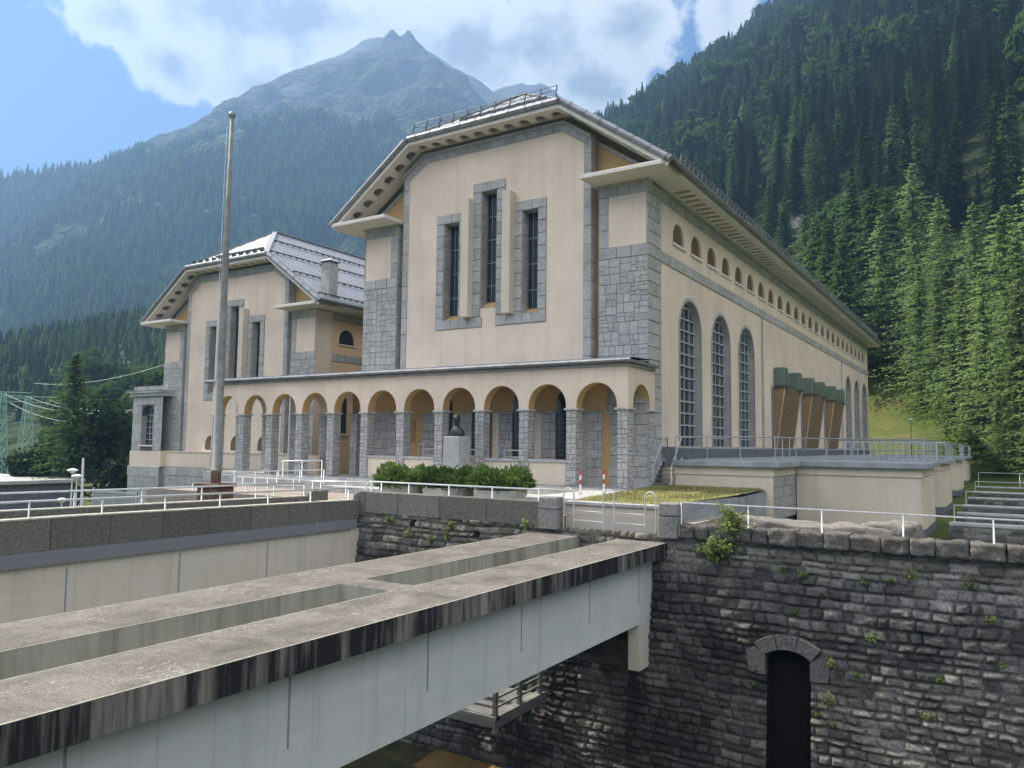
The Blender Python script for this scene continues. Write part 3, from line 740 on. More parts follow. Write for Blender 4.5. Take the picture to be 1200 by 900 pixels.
# ------------------------------------------------------------------ the arcade in front of both houses
S = 2.5; W = .527; XL = .06; YF = -2.41; ZI = 3.46; ZSP = 3.70
def arcade():
    root = thing('arcade', 'long low cream arcade of round arches on grey stone pillars', 'building', (-14, -1.2, 0))
    xs = [XL - k * S for k in range(12)]               # right edges of the pillars
    x_end = xs[11] - W
    def front(yf, x_from, x_to, name):
        w = MB(); r = (S - W) / 2
        ps = [(x_to, ZI + .1), (x_to, 5.36), (x_from, 5.36), (x_from, ZI + .1)]
        edge = []
        for k in range(11):                            # right to left along the underside
            a, b = xs[k + 1], xs[k] - W
            if a < x_from - .1 or b > x_to + .1: continue
            edge.append((a, b))
        lower = []
        for a, b in reversed(edge): lower += [(a, ZI + .1)] + list(reversed(arc(a, b, ZSP, 18))) + [(b, ZI + .1)]
        poly = [(x_from, ZI + .1)] + lower + [(x_to, ZI + .1), (x_to, 5.36), (x_from, 5.36)]
        w.holes(poly, [], XZ(yf), 0, .56, .5, 0, 1, rim=True)
        w.holes(poly, [], XZ(yf + .56), 0, 0, .5, 1)
        return w.build(name, [M['plaster'], M['ochre']], root)
    front(YF, x_end, XL, 'arcade_wall')
    front(-.60, x_end, -17.8, 'rear_wall')
    # right end with its own arch
    w = MB(); y0, y1 = YF, YF + 2.55
    a, b = y0 + W, y1 - .0 - W * .0 - .0
    a, b = YF + .53, .03
    poly = [(y0 + .001, ZI + .1), (a, ZI + .1)] + list(reversed(arc(a, b, ZSP, 18))) + [(b, ZI + .1), (.62, ZI + .1), (.62, 5.36), (y0 + .001, 5.36)]
    w.holes(poly, [], YZ(XL + .003), 0, .5, .5, 0, 1, rim=True)
    w.build('end_wall', [M['plaster'], M['ochre']], root)
    def pillar(x1, y0, zb, x0=None, y1=None, sd=1):
        x0 = x1 - W if x0 is None else x0; y1 = y0 + .56 if y1 is None else y1
        p = MB(); j = .018
        ashlar(p, (x0, y0 + j, zb), X_, Z_, nY, x1 - x0, ZI - zb, size=(.2, .40), seed=sd, proud=.018, tl=(.35, .85))
        ashlar(p, (x1 - j, y0, zb), Y_, Z_, X_, y1 - y0, ZI - zb, size=(.2, .40), seed=sd + 50, proud=.018, tl=(.35, .85))
        ashlar(p, (x0 + j, y0, zb), Y_, Z_, nX, y1 - y0, ZI - zb, rows=(.45, .4), seed=sd + 70, proud=.018, tl=(.35, .85))
        p.box(x0 + .02, x1 - .02, y0 + .02, y1, zb, ZI, .4, 0)
        o = p.build('pillar', GS, root)
        c = MB(); c.cbox(x0 - .08, x1 + .08, y0 - .08, y1 + .08, ZI, ZI + .10, .02, .7); c.build('impost', GS, o)
    for k in range(12): pillar(xs[k], YF, -.1 if k < 8 else -.35, sd=300 + k)
    for k in range(7, 12): pillar(xs[k], -.60, -.3, sd=330 + k)
    pillar(XL - .003, .03, 0, x0=XL - .5, y1=.62, sd=350)
    # low walls between pillars under the middle arches
    for k in (1, 2, 3, 4, 5):
        a, b = xs[k + 1] + .0, xs[k] - W
        f = MB(); f.box(a, b, YF + .10, YF + .40, .05, 1.12); lw = f.build('low_wall', M['pale'], root)
        f = MB(); f.cbox(a - .0, b, YF + .02, YF + .48, 1.12, 1.25, .015); f.build('coping', M['concrete'], lw)
        f = MB(); ashlar(f, (a, YF + .10, -.3), X_, Z_, nY, b - a, .40, rows=(.4, .8), seed=360 + k); f.build('plinth', GS, lw)
    # wall of the larger house seen inside: stone piers, ochre blind arches, dark grilles
    b = MB(); r = (S - W) / 2
    for k in range(0, 7):
        a, e = xs[k + 1], xs[k] - W
        ashlar(b, (a - W - .15, -.06, 0), X_, Z_, nY, W + .3, 3.45, rows=(.42, .5), seed=380 + k, proud=.02)
        b.box(a - W - .2, a + .2, -.14, -.01, 3.45, 3.55, .5, 0)
    ashlar(b, (xs[7], -.03, 0), X_, Z_, nY, S - W, 5.3, rows=(.55, .7), seed=398)
    ashlar(b, (-2.0, -.03, 0), X_, Z_, nY, 1.95, 5.3, rows=(.5, .6), seed=399)
    b.build('rear_stone', GS, root)
    f = MB(); f.box(-17.7, -2.1, -.05, -.02, 3.5, 5.36); f.box(xs[6] + .1, xs[5] - W - .1, -.05, -.02, 0, 3.5); f.box(xs[1] + .1, xs[1] + .55, -.05, -.02, 0, 3.5); f.build('rear_plaster', M['ochre'], root)
    f = MB(); f.box(xs[6] + .7, xs[6] + 1.35, -.10, -.05, 2.0, 3.2); f.build('wall_plaque', M['tan'], root)
    for k in (1, 2, 3, 4):
        a, e = xs[k + 1] + .2, xs[k + 1] + 1.35
        f = MB(); f.prism(archhole(a, e, .95, 4.6, 10), XZ(-.062), 0, .01); g = f.build('grille_window', M['glass'], root)
        h = MB()
        for z in np.arange(1.2, 3.5, .22): h.box(a, e, -.12, -.07, z - .03, z + .03)
        for x in np.linspace(a, e, 4): h.box(x - .02, x + .02, -.11, -.08, .95, 3.5)
        h.build('grille_bars', M['steel_dark'], g)
    # ceiling, cornice and metal roof edge
    c = MB(); c.box(x_end + .05, XL - .05, YF + .1, -.005, 5.30, 5.42); c.build('ceiling', M['pale'], root)
    c = MB(); ashlar(c, (x_end - .1, YF - .08, 5.36), X_, Z_, nY, XL - x_end + .2, .13, rows=(.13, 1.2), seed=371, proud=.02)
    c.box(x_end - .1, XL + .10, YF - .08, -.04, 5.362, 5.49, .5, 0)
    ashlar(c, (XL + .10, YF - .08, 5.362), Y_, Z_, X_, 3.0, .13, rows=(.13, 1.2), seed=372, proud=.02); c.build('cornice', GS, root)
    c = MB(); c.box(x_end - .30, XL + .26, YF - .30, -.045, 5.50, 5.62); c.box(XL - .1, XL + .26, -.05, .62, 5.50, 5.62)
    c.tube([(x_end - .3, YF - .33, 5.60), (XL + .26, YF - .33, 5.60)], .085, 8); c.build('gutter', M['zinc'], root)
    c = MB(); c.add([(x_end - .32, YF - .32, 5.70), (XL + .28, YF - .32, 5.70), (XL + .28, -.04, 5.84), (x_end - .32, -.04, 5.84)], [(0, 1, 2, 3)]); c.box(x_end - .34, XL + .30, YF - .36, YF - .30, 5.66, 5.72)
    c.build('roof', M['roof'], root)
    c = MB(); c.box(x_end - .2, XL + .05, YF - .3, 0, -.5, .05); c.box(-6, XL + .1, YF - .7, YF - .3, -.4, -.04); c.build('floor_slab', M['concrete'], root)
    dp = MB(); dp.tube([(-21.2, -2.2, -.2), (-21.2, -2.2, 5.3)], .05, 6); dp.build('downpipe', M['rail'], root)
arcade()
plq = MB(); plq.box(-21.15, -19.9, -1.3, -1.0, -.2, 1.15); tag(plq.build('low_cream_block', M['plaster']), 'low cream block standing inside the arcade between two pillars', 'wall block')

# ------------------------------------------------------------------ railings
def railing(name, label, pts, h=1.0, sp=1.6, rails=(1.0,), r=.028, m='rail', ends='', group=None, post_r=None, down=0.0, cat='railing'):
    """posts along the polyline pts (at foot height) with rails; ends 'a','b' add rounded ends"""
    P = [Vector(p) for p in pts]
    root = thing(name, label, cat, tuple(P[0]), group)
    for f in rails:
        line = [p + Vector((0, 0, h * f)) for p in P]
        if f == rails[0]:
            if 'a' in ends:
                d = (line[0] - line[1]).normalized(); q = line[0]
                line = [q + d * .32 + Vector((0, 0, -h + .02)), q + d * .32 + Vector((0, 0, -.28)), q + d * .24 + Vector((0, 0, -.09)), q + d * .10 + Vector((0, 0, -.01))] + line
            if 'b' in ends:
                d = (line[-1] - line[-2]).normalized(); q = line[-1]
                line = line + [q + d * .10 + Vector((0, 0, -.01)), q + d * .24 + Vector((0, 0, -.09)), q + d * .32 + Vector((0, 0, -.28)), q + d * .32 + Vector((0, 0, -h + .02))]
        t = MB(); t.tube([tuple(q) for q in line], r, 8); t.build('top_rail' if f == rails[0] else 'lower_rail', M[m], root, smooth=True)
    proto = None
    for i in range(len(P) - 1):
        a, b = P[i], P[i + 1]; ln = (b - a).length; n = max(1, round(ln / sp))
        for k in range(n + (1 if i == len(P) - 2 else 0)):
            p = a + (b - a) * (k / n)
            if proto is None:
                t = MB(); t.tube([(p.x, p.y, p.z - down), (p.x, p.y, p.z + h * rails[0])], post_r or r * .9, 8); proto = t.build('post', M[m], root, smooth=True); p0 = p
            else: copy_part(proto, root, p - p0)
    return root

# ------------------------------------------------------------------ terrace along the long side
def block(name, label, x0, x1, y0, y1, ztop, zb, stone_right=False, plinth=.45, rails=True, group=None):
    b = thing(name, label, 'terrace block', ((x0 + x1) / 2, (y0 + y1) / 2, zb), group)
    w = MB(); w.box(x0, x1 - .22, y0, y1, zb + plinth, ztop - .25); w.box(x0 - .0, x1 - .16, y0 - .06, y1 + .06, ztop - .62, ztop - .25)
    if not stone_right:
        for k in range(3): w.box(x1 - .24, x1 - .22 + .05 * (k + 1), y0 + .12 + k * .3, y1 - .12 - k * .3, zb + plinth, ztop - .62)
    w.build('wall', M['pale'], b)
    s = MB(); s.cbox(x0, x1 + .12, y0 - .30, y1 + .25, ztop - .25, ztop, .02); s.build('slab', M['slab'], b)
    if plinth: p = MB(); p.box(x0 + .02, x1 - .10, y0 - .04, y1 + .04, zb, zb + plinth); p.build('plinth', M['plinth'], b)
    if stone_right:
        q = MB(); ashlar(q, (x1 - .215, y0, zb), Y_, Z_, X_, y1 - y0, ztop - .63 - zb, rows=(.42, .75), seed=401, proud=.02, tl=(0, .5)); q.build('stone_cladding', GS, b)
    return b
zt = 1.30
block('terrace_block', 'terrace block beside the metal stairs with a stone clad side', .98, 5.55, .75, 5.0, zt, -1.2, True, 0)
block('terrace_block', 'nearest of the cream terrace blocks jutting out in a row', 5.40, 10.78, 4.8, 11.2, zt, -2.0, group='terrace blocks')
block('terrace_block', 'second nearest of the cream terrace blocks jutting out in a row', 5.40, 10.78, 19.2, 26.2, zt, -1.9, group='terrace blocks')
block('terrace_block', 'third cream terrace block jutting out below the balcony rail', 5.40, 10.78, 37.0, 44.5, zt, -1.7, group='terrace blocks')
block('terrace_block', 'farthest of the cream terrace blocks jutting out in a row', 5.40, 10.78, 55.0, 62.0, zt, -1.5, group='terrace blocks')
t = MB(); t.box(.06, 5.40, 5.01, 70, zt - .26, zt - .004); t.box(.06, 5.2, 5.05, 70, -2.0, zt - .26); kind(t.build('terrace', M['slab']))
railing('terrace_railing', 'grey railing along the near edge of the terrace above the stairs', [(1.05, .62, zt), (5.45, .62, zt), (5.45, 4.6, zt), (10.75, 4.6, zt)], 1.05, 1.45, (1.0, .52), .026, 'raildark')
railing('terrace_railing', 'grey railing down the outer side of the nearest terrace block', [(10.75, 4.75, zt), (10.75, 11.3, zt), (5.6, 11.3, zt)], 1.05, 1.25, (1.0, .52), .026, 'raildark')
railing('terrace_railing', 'grey railing round the second terrace block', [(5.6, 19.1, zt), (10.75, 19.1, zt), (10.75, 26.2, zt)], 1.05, 1.4, (1.0, .52), .026, 'raildark')
railing('terrace_railing', 'grey railing round the third terrace block', [(5.6, 37, zt), (10.75, 37, zt), (10.75, 44, zt)], 1.05, 1.2, (1.0, .5), .026, 'raildark')
railing('terrace_railing', 'grey railing round the farthest terrace block', [(5.6, 55, zt), (10.75, 55, zt), (10.75, 62, zt)], 1.05, 1.2, (1.0, .5), .026, 'raildark')
# barred gate panels standing on the terrace
gt = thing('bar_gate', 'gate of closely set upright bars at the far edge of the terrace', 'gate', (9.5, 17.5, zt))
g = MB()
for x in np.arange(5.5, 10.7, .35): g.box(x - .03, x + .03, 17.6, 17.66, zt - .3, zt + 1.0)
g.build('bars', M['rail'], gt)
g = MB(); g.box(5.4, 10.8, 17.58, 17.68, zt + .98, zt + 1.06); g.box(5.4, 10.8, 17.58, 17.68, zt - .1, zt - .04); g.build('frame', M['rail'], gt)
# stairs
st = thing('metal_stairs', 'steep grey metal stairs with handrails from the lawn to the terrace', 'stairs', (.45, 1.2, .1))
y0, y1, z0, z1 = .40, 1.75, .12, zt
for k in range(6):
    f = (k + .5) / 6; t = MB(); y = y0 + (y1 - y0) * f; z = z0 + (z1 - z0) * f
    t.cbox(.06, .90, y - .14, y + .14, z - .02, z + .02, .008); t.build('tread', M['zinc'], st)
for x in (.04, .92):
    t = MB(); t.obox((x, y0 - .15, z0 - .05), (x, y1 + .1, z1 + .02), .05, .20); t.build('stringer', M['rail'], st)
    t = MB(); t.tube([(x, y0, z0), (x, y0, z0 + .75), (x, y0 + .1, z0 + .92), (x, y1, z1 + 1.02), (x, y1 + .5, z1 + 1.06), (x, y1 + .55, z1)], .028, 8)
    t.tube([(x, y0 + .6, z0 + .5), (x, y0 + .6, z0 + 1.4)], .022, 6); t.build('handrail', M['rail'], st, smooth=True)
# ventilation units on the long wall
def vent(y0, label, parent_y=None):
    v = thing('ventilation_unit', label, 'ventilation unit', (.4, y0 + 2, 1.9), 'ventilation units on the long wall')
    d = MB(); a, b = y0, y0 + 5.3
    ztp, zbt = 6.2, 1.95; xt, xb = .68, .06
    d.add([(0, a, zbt), (xb, a, zbt), (xt, a, ztp), (0, a, ztp)], [(0, 1, 2, 3)], .5, 0)
    d.add([(0, b, zbt), (xb, b, zbt), (xt, b, ztp), (0, b, ztp)], [(0, 1, 2, 3)], .5, 0)
    d.add([(xb, a, zbt), (xb, b, zbt), (xt, b, ztp), (xt, a, ztp)], [(0, 1, 2, 3)], .5, 1)  # slanting face: shade of its downward tilt put into a darker colour
    d.obox((xb + .02, a + .03, zbt), (xt + .02, a + .03, ztp), .09, .06, .5, 2); d.obox((xb + .02, b - .03, zbt), (xt + .02, b - .03, ztp), .09, .06, .5, 2)
    d.build('duct', [M['tan'], M['brown'], M['ductedge']], v)
    q = MB(); q.box(-.04, .06, a - .75, a - .15, 1.9, 6.2); q.build('stone_pilaster', M['zinc'], v)
    for yy in (a - .05, a + 4.5):
        x1 = .74
        w = MB(); w.cbox(.0, x1, yy, yy + 1.0, 6.32, 7.62, .02)
        for zz in np.arange(6.44, 7.55, .13):
            w.obox((.08, yy - .02, zz), (x1 - .08, yy - .02, zz), .05, .05); w.obox((x1 + .02, yy + .08, zz), (x1 + .02, yy + .92, zz), .05, .05)
        for xx in (.03, x1 - .03): w.box(xx - .04, xx + .04, yy - .05, yy - .001, 6.32, 7.62)
        w.box(x1 * .5 - .03, x1 * .5 + .03, yy - .05, yy - .001, 6.32, 7.62)
        bx = w.build('louvre_box', M['louvre'], v)
        w = MB(); w.box(-.02, x1 + .10, yy - .12, yy + 1.12, 6.20, 6.31); w.build('drip_tray', M['steel_dark'], bx)
vent(23.3, 'nearest ventilation unit of green louvre boxes on a slanting brown duct')
vent(32.7, 'middle ventilation unit of green louvre boxes on a slanting brown duct')
vent(42.3, 'farthest ventilation unit of green louvre boxes on a slanting brown duct')

# ------------------------------------------------------------------ river wall (real stone relief)
def stone_field(A, Bz, seed, hmin=.20, hmax=.40, lmin=.28, lmax=.85):
    """for grid coordinates A (along) x Bz (height): relief 0..1, tone per stone, mortar mask"""
    rnd = np.random.RandomState(seed)
    b0, b1 = Bz.min() - .3, Bz.max() + .3
    ys = [b0]
    while ys[-1] < b1: ys.append(ys[-1] + rnd.uniform(hmin, hmax))
    ys = np.array(ys)
    wob = .022 * np.sin(A * .8 + 1.3 * np.sin(Bz * .8)) + .016 * np.sin(A * 3.1 + Bz * 2) + .008 * np.sin(A * 9.3 + Bz * 5)
    row = np.clip(np.searchsorted(ys, Bz + wob) - 1, 0, len(ys) - 2)
    dB = np.minimum(Bz + wob - ys[row], ys[row + 1] - Bz - wob)
    edge = np.full(A.shape, 9.); tn = np.zeros(A.shape); pr = np.zeros(A.shape)
    for r in range(len(ys) - 1):
        m = row == r
        if not m.any(): continue
        xs = [A.min() - 1 - rnd.uniform(0, .5)]
        while xs[-1] < A.max() + 1: xs.append(xs[-1] + rnd.uniform(lmin, lmax))
        xs = np.array(xs); a = A[m] + .03 * np.sin(Bz[m] * 9 + r)
        i = np.clip(np.searchsorted(xs, a) - 1, 0, len(xs) - 2)
        edge[m] = np.minimum(dB[m], np.minimum(a - xs[i], xs[i + 1] - a))
        tn[m] = rnd.uniform(0, 1, len(xs))[i]; pr[m] = rnd.uniform(.2, 1, len(xs))[i]
    return edge, tn, pr
def fbm(shape, seed, base=8, octs=5, rough=.55):
    """value noise on a grid, about -1..1"""
    rnd = np.random.RandomState(seed); out = np.zeros(shape); amp = 1; tot = 0
    for o in range(octs):
        n0 = max(2, int(base * 2 ** o)); n1 = max(2, int(base * 2 ** o * shape[1] / shape[0]))
        g = rnd.uniform(-1, 1, (n0 + 1, n1 + 1))
        u = np.linspace(0, n0 - 1e-6, shape[0]); v = np.linspace(0, n1 - 1e-6, shape[1])
        i = u.astype(int); j = v.astype(int); fu = (u - i)[:, None]; fv = (v - j)[None]
        fu = fu * fu * (3 - 2 * fu); fv = fv * fv * (3 - 2 * fv)
        q = g[i][:, j] * (1 - fu) * (1 - fv) + g[i + 1][:, j] * fu * (1 - fv) + g[i][:, j + 1] * (1 - fu) * fv + g[i + 1][:, j + 1] * fu * fv
        out += q * amp; tot += amp; amp *= rough
    return out / tot
def grid_mesh(name, X, Y, Z, mat, keep=None, attrs={}, parent=None, loc=None, smooth=True):
    n0, n1 = X.shape
    idx = np.arange(n0 * n1).reshape(n0, n1)
    q = np.stack([idx[:-1, :-1], idx[1:, :-1], idx[1:, 1:], idx[:-1, 1:]], -1).reshape(-1, 4)
    if keep is not None: q = q[keep[:-1, :-1].reshape(-1)]
    me = bpy.data.meshes.new(name)
    org = ORG[parent.name] if parent is not None else (loc or (0, 0, 0))
    V = np.stack([X, Y, Z], -1).reshape(-1, 3) - np.array(org)
    me.vertices.add(len(V)); me.vertices.foreach_set('co', V.astype(np.float32).ravel())
    me.loops.add(q.size); me.loops.foreach_set('vertex_index', q.astype(np.int32).ravel())
    me.polygons.add(len(q)); me.polygons.foreach_set('loop_start', np.arange(0, q.size, 4, dtype=np.int32)); me.polygons.foreach_set('loop_total', np.full(len(q), 4, np.int32))
    me.polygons.foreach_set('use_smooth', np.full(len(q), smooth))
    for k, a in attrs.items():
        at = me.attributes.new(k, 'FLOAT', 'POINT'); at.data.foreach_set('value', a.astype(np.float32).ravel())
    me.materials.append(mat); me.update(calc_edges=True); me.validate()
    o = bpy.data.objects.new(name, me); COL.objects.link(o); ORG[o.name] = tuple(org)
    if parent is not None: o.parent = parent
    else: o.location = org
    return o
wallY = lambda z: -9.0 - max(0, -1.0 - z) * .11
def river_wall():
    root = thing('river_wall', 'high dark rubble stone river wall with a black arched doorway', 'wall', (4, -9.2, -9.6))
    xs = np.arange(-9.6, 18.2, .036); zs = np.arange(-9.8, -.93, .036)
    A, Bz = np.meshgrid(xs, zs, indexing='ij')
    e1, t1, p1 = stone_field(A, Bz, 3, .16, .33, .22, .70)
    pil = np.clip(e1 / .07, 0, 1); pil = pil * pil * (3 - 2 * pil)
    n1 = fbm(A.shape, 5, 26, 4, .6); n2 = fbm(A.shape, 6, 90, 3, .6)
    rough = np.clip((A - 3.0) / 2.0, .35, 1) * 1.0
    rough = np.where((A < 4) & (A > -4), 1.15, rough)
    rel = pil * (.03 + .085 * p1) + pil * (.085 * n1 + .055 * n2) * rough + .012 * n2
    Yw = -9.0 - np.maximum(0, -1.0 - Bz) * .11 - rel * 1.15
    # rubble courses left of the gate stand under the parapet
    hole = (A > 7.54) & (A < 8.77) & (Bz < -3.92 - .30 * ((A - 8.155) / .615) ** 2 - .02)
    hw = 0
    for cx, cz in ((-6.2, -1.28), (-3.1, -1.45)):
        hole |= (np.abs(A - cx) < .14) & (np.abs(Bz - cz) < .13)
    low = fbm(A.shape, 9, 5, 4, .6)
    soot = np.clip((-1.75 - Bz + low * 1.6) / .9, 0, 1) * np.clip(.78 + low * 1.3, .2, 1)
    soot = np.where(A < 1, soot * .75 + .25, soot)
    soot = np.clip(np.where((A > 3.2) & (A < 8), soot + .35 * np.clip((-2.6 - Bz), 0, 1), soot), 0, 1)  # extra darkening low down between the bridge and the doorway
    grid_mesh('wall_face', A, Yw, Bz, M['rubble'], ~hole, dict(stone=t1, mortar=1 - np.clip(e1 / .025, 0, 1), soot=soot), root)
    # doorway: shallow recess, a tunnel's deep shade put into its black; arch stones
    d = MB(); y0 = -9.25
    d.box(7.44, 7.54, y0, -8.9, -9.8, -3.7, .3); d.box(8.77, 8.87, y0, -8.9, -9.8, -3.7, .3); d.box(7.44, 8.87, -8.92, -8.86, -9.8, -3.7, .3); d.box(7.44, 8.87, y0, -8.9, -3.9, -3.7, .3)
    door = d.build('doorway', M['black'], root)
    for cx, cz in ((-6.2, -1.28), (-3.1, -1.45)):
        h = MB(); h.box(cx - .2, cx + .2, -8.75, -8.6, cz - .2, cz + .2); h.build('weep_hole', M['dark'], root)
    s = MB(); cz = -4.22 - .93; yw = wallY(-4) - .235
    R0 = 1.115; R1 = R0 + .40
    F = lambda a, b, dd: (8.155 + a, yw + dd, b)
    ang = math.asin(.615 / R0); c0 = -3.92 - R0
    for k in range(3):
        a0 = -ang * 1.12 + 2 * ang * 1.12 * k / 3; a1 = a0 + 2 * ang * 1.12 / 3 - .02
        pts = [(R0 * math.sin(a), c0 + R0 * math.cos(a)) for a in np.linspace(a0, a1, 5)] + [(R1 * math.sin(a), c0 + R1 * math.cos(a)) for a in np.linspace(a1, a0, 5)]
        s.prism(pts, F, 0, .35, .35 + .15 * k)
    for sx in (-1, 1):
        pts = [(sx * .625, -4.72), (sx * 1.10, -4.66), (sx * 1.16, -4.10), (sx * .93, -3.97), (sx * .625, -4.21)]
        s.prism(pts, F, .02, .35, .4)
    s.build('arch_stone', M['archstone'], door)
    # coping of rough boulders right of the gate
    rnd = random.Random(4); c = bmesh.new(); x = 4.82; tones = []
    mbc = MB()
    while x < 17.8:
        w = rnd.uniform(.38, .85); h = rnd.uniform(.42, .475); yc = -8.98; 
        bm = bmesh.new(); bmesh.ops.create_cube(bm, size=1); bmesh.ops.subdivide_edges(bm, edges=bm.edges, cuts=6, use_grid_fill=True)
        for v in bm.verts:
            p = v.co; q = Vector((max(-.46, min(.46, p.x)), max(-.46, min(.46, p.y)), max(-.45, min(.45, p.z))))
            p = q + (p - q).normalized() * .04 if (p - q).length > 0 else p
            wv = Vector((x + w / 2 + p.x * w, yc + p.y * .62, -.99 + h / 2 + p.z * h))
            nz = noise.fractal(wv * 3.4, 1, 2, 5); wv += Vector((p.x * .4, p.y, p.z)).normalized() * nz * .085
            v.co = wv
        bm.verts.ensure_lookup_table()
        mbc.add([tuple(v.co) for v in bm.verts], [tuple(v.index for v in f.verts) for f in bm.faces], rnd.random()); bm.free()
        x += w + .012
    mbc.build('coping', M['coping'], root, smooth=True)
    return root
rw = river_wall()
# parapet of granite slabs left of the gate, with its rounded corner piece
pw = thing('parapet_wall', 'granite parapet wall with a rounded end between the road bridge and the gate', 'wall', (-4.5, -8.9, -1))
c = MB(); rnd = random.Random(2)
x = -8.72
for wd in (1.75, 2.1, 2.2, 2.35):
    c.cbox(x, min(x + wd, -.34) - .012, -9.12, -8.62, -.98, -.10, .025, rnd.random()); x += wd
c.build('slab', M['parapet'], pw)
c = MB(); prof = [(-9.42, -.98), (-8.73, -.98), (-8.73, -.10), (-8.80, -.10)] + [(-8.80 - .62 * math.sin(a), -.52 + .42 * math.cos(a)) for a in np.linspace(.15, 1.35, 8)] + [(-9.42, -.45)]
c.prism(prof, XZ(-9.12), 0, .5, .4); c.build('rounded_end', M['parapet'], pw)
railing('parapet_railing', 'white tubular railing with a rounded end on the parapet wall before the planters', [(-8.6, -8.9, -.10), (-.55, -8.9, -.10)], .40, 2.0, (1.0,), .032, 'white', 'a')
# gate posts, hoops, panel wall
for x0, x1, lb in ((-.36, .40, 'left granite gate post at the end of the white railing'), (4.12, 4.78, 'right granite gate post beside the boulder coping')):
    g = MB(); g.cbox(x0, x1, -9.25, -8.72, -1.05, -.36, .03, .4); g.cbox(x0, x1, -9.26, -8.71, -.35, .08, .04, .8)
    tag(g.build('gate_post', M['post']), lb, 'post')
pn = thing('panel_wall', 'low stained cream wall with a flat cap holding the lawn behind the gate', 'wall', (2.2, -8.4, -1.1))
g = MB(); g.box(.36, 4.3, -8.52, -8.3, -1.15, -.19); g.box(1.26, 1.5, -8.535, -8.52, -.50, -.30, .2)
for z in (-.52,): g.box(.36, 4.3, -8.53, -8.52, z - .01, z + .01)
g.build('panel', M['panel'], pn)
g = MB(); g.cbox(.36, 4.30, -8.62, -8.2, -.19, -.07, .015); g.build('cap', M['concrete'], pn)
for k, (x, w, lb) in enumerate(((.50, .40, 'leftmost steel hoop standing in the gateway'), (2.03, .40, 'middle steel hoop standing in the gateway'), (3.55, .38, 'rightmost steel hoop standing in the gateway'))):
    h = MB(); pts = [(x, -8.95, -1.0), (x, -8.95, .2)] + [(x + w / 2 - w / 2 * math.cos(a), -8.95, .2 + w / 2 * math.sin(a)) for a in np.linspace(.2, math.pi - .2, 8)] + [(x + w, -8.95, .2), (x + w, -8.95, -1.0)]
    h.tube(pts, .024, 8)
    for xx in (x, x + w): h.lathe((xx, -8.95, -1.03), [(.06, 0), (.06, .03)], 8)
    tag(h.build('steel_hoop', M['rail'], smooth=False), lb, 'hoop', 'steel hoops in the gateway')
for a, b in ((.9, 2.03), (2.43, 3.55)):
    h = MB(); h.tube([(a, -8.95, -.35), (b, -8.95, -.37)], .012, 6); h.tube([(a, -8.95, -.68), (b, -8.95, -.70)], .012, 6)
    tag(h.build('gate_bars', M['rail']), 'thin bars joining the %s steel hoops' % ('left two' if a < 1 else 'right two'), 'bars')
railing('wall_railing', 'thin pale railing along the boulder coping of the river wall', [(4.80, -8.95, -.60), (17.6, -8.95, -.62)], .70, 2.28, (1.0,), .026, 'white')
# ------------------------------------------------------------------ lawn, plaza
t = MB(); t.box(-25, 5.0, -8.4, .0, -3.5, -.62); t.box(-9.4, -8.4, -9.0, -8.5, -3, -.60); kind(t.build('plaza', M['paving']))
t = MB(); t.cbox(-1.6, .6, -8.1, -2.4, -.9, -.03, .02); kind(t.build('pavement', M['concrete']))
t = MB(); t.cbox(-9.0, -1.4, -4.2, -2.6, -.7, -.30, .02); t.cbox(-16.0, -9.0, -4.6, -2.7, -.7, -.30, .02); t.cbox(-24, -9.0, -3.7, -2.7, -.7, -.12, .02); kind(t.build('steps', M['concrete']))
def lawn():
    n = 70; u = np.linspace(0, 1, n); U, V = np.meshgrid(u, u, indexing='ij')
    yb = np.where(U < .25, -2.0, .6)
    X = .38 + U * 4.6; Y = -8.28 + V * (8.28 + .72) 
    fr = np.clip((X - 4.1) / .9, 0, 1); Y = np.maximum(Y, -8.28 + fr * 5.0)
    Z = -.06 + .20 * np.clip((Y + 8) / 8, 0, 1) + .05 * fbm(U.shape, 3, 5, 4)
    kind(grid_mesh('lawn', X, Y, Z, M['lawn'], loc=(2, -4, 0)))
    rnd = random.Random(8); g = MB()
    for i in range(9000):
        a = rnd.random(); b = rnd.random(); x = .42 + a * 4.5; y = -8.2 + b * 8.8
        if x > 4.1 and y < -8.28 + (x - 4.1) / .9 * 5: continue
        z = -.06 + .20 * min(1, max(0, (y + 8) / 8)); h = rnd.uniform(.03, .10); r = rnd.uniform(0, 6.28); w = .012
        g.add([(x - w * math.cos(r), y - w * math.sin(r), z - .03), (x + w * math.cos(r), y + w * math.sin(r), z - .03), (x + rnd.uniform(-.04, .04), y + rnd.uniform(-.04, .04), z + h)], [(0, 1, 2)], rnd.random())
    kind(g.build('grass', M['weed2']), 'stuff')
    w = MB(); pts = [(4.2, -8.3), (5.02, -3.4), (5.02, .7)]
    for p, q in zip(pts, pts[1:]): w.add([(p[0], p[1], -1.8), (q[0], q[1], -1.8), (q[0], q[1], .0), (p[0], p[1], -.05), (p[0] - .2, p[1], -.05), (q[0] - .2, q[1], .0)], [(0, 1, 2, 3), (3, 2, 5, 4)])
    tag(w.build('lawn_edge_wall', M['slab']), 'grey retaining edge of the lawn beside the terrace block', 'wall')
M['weed2'] = foliage('dry_grass_blades', (.22, .225, .08), (.40, .37, .17), .35)
lawn()
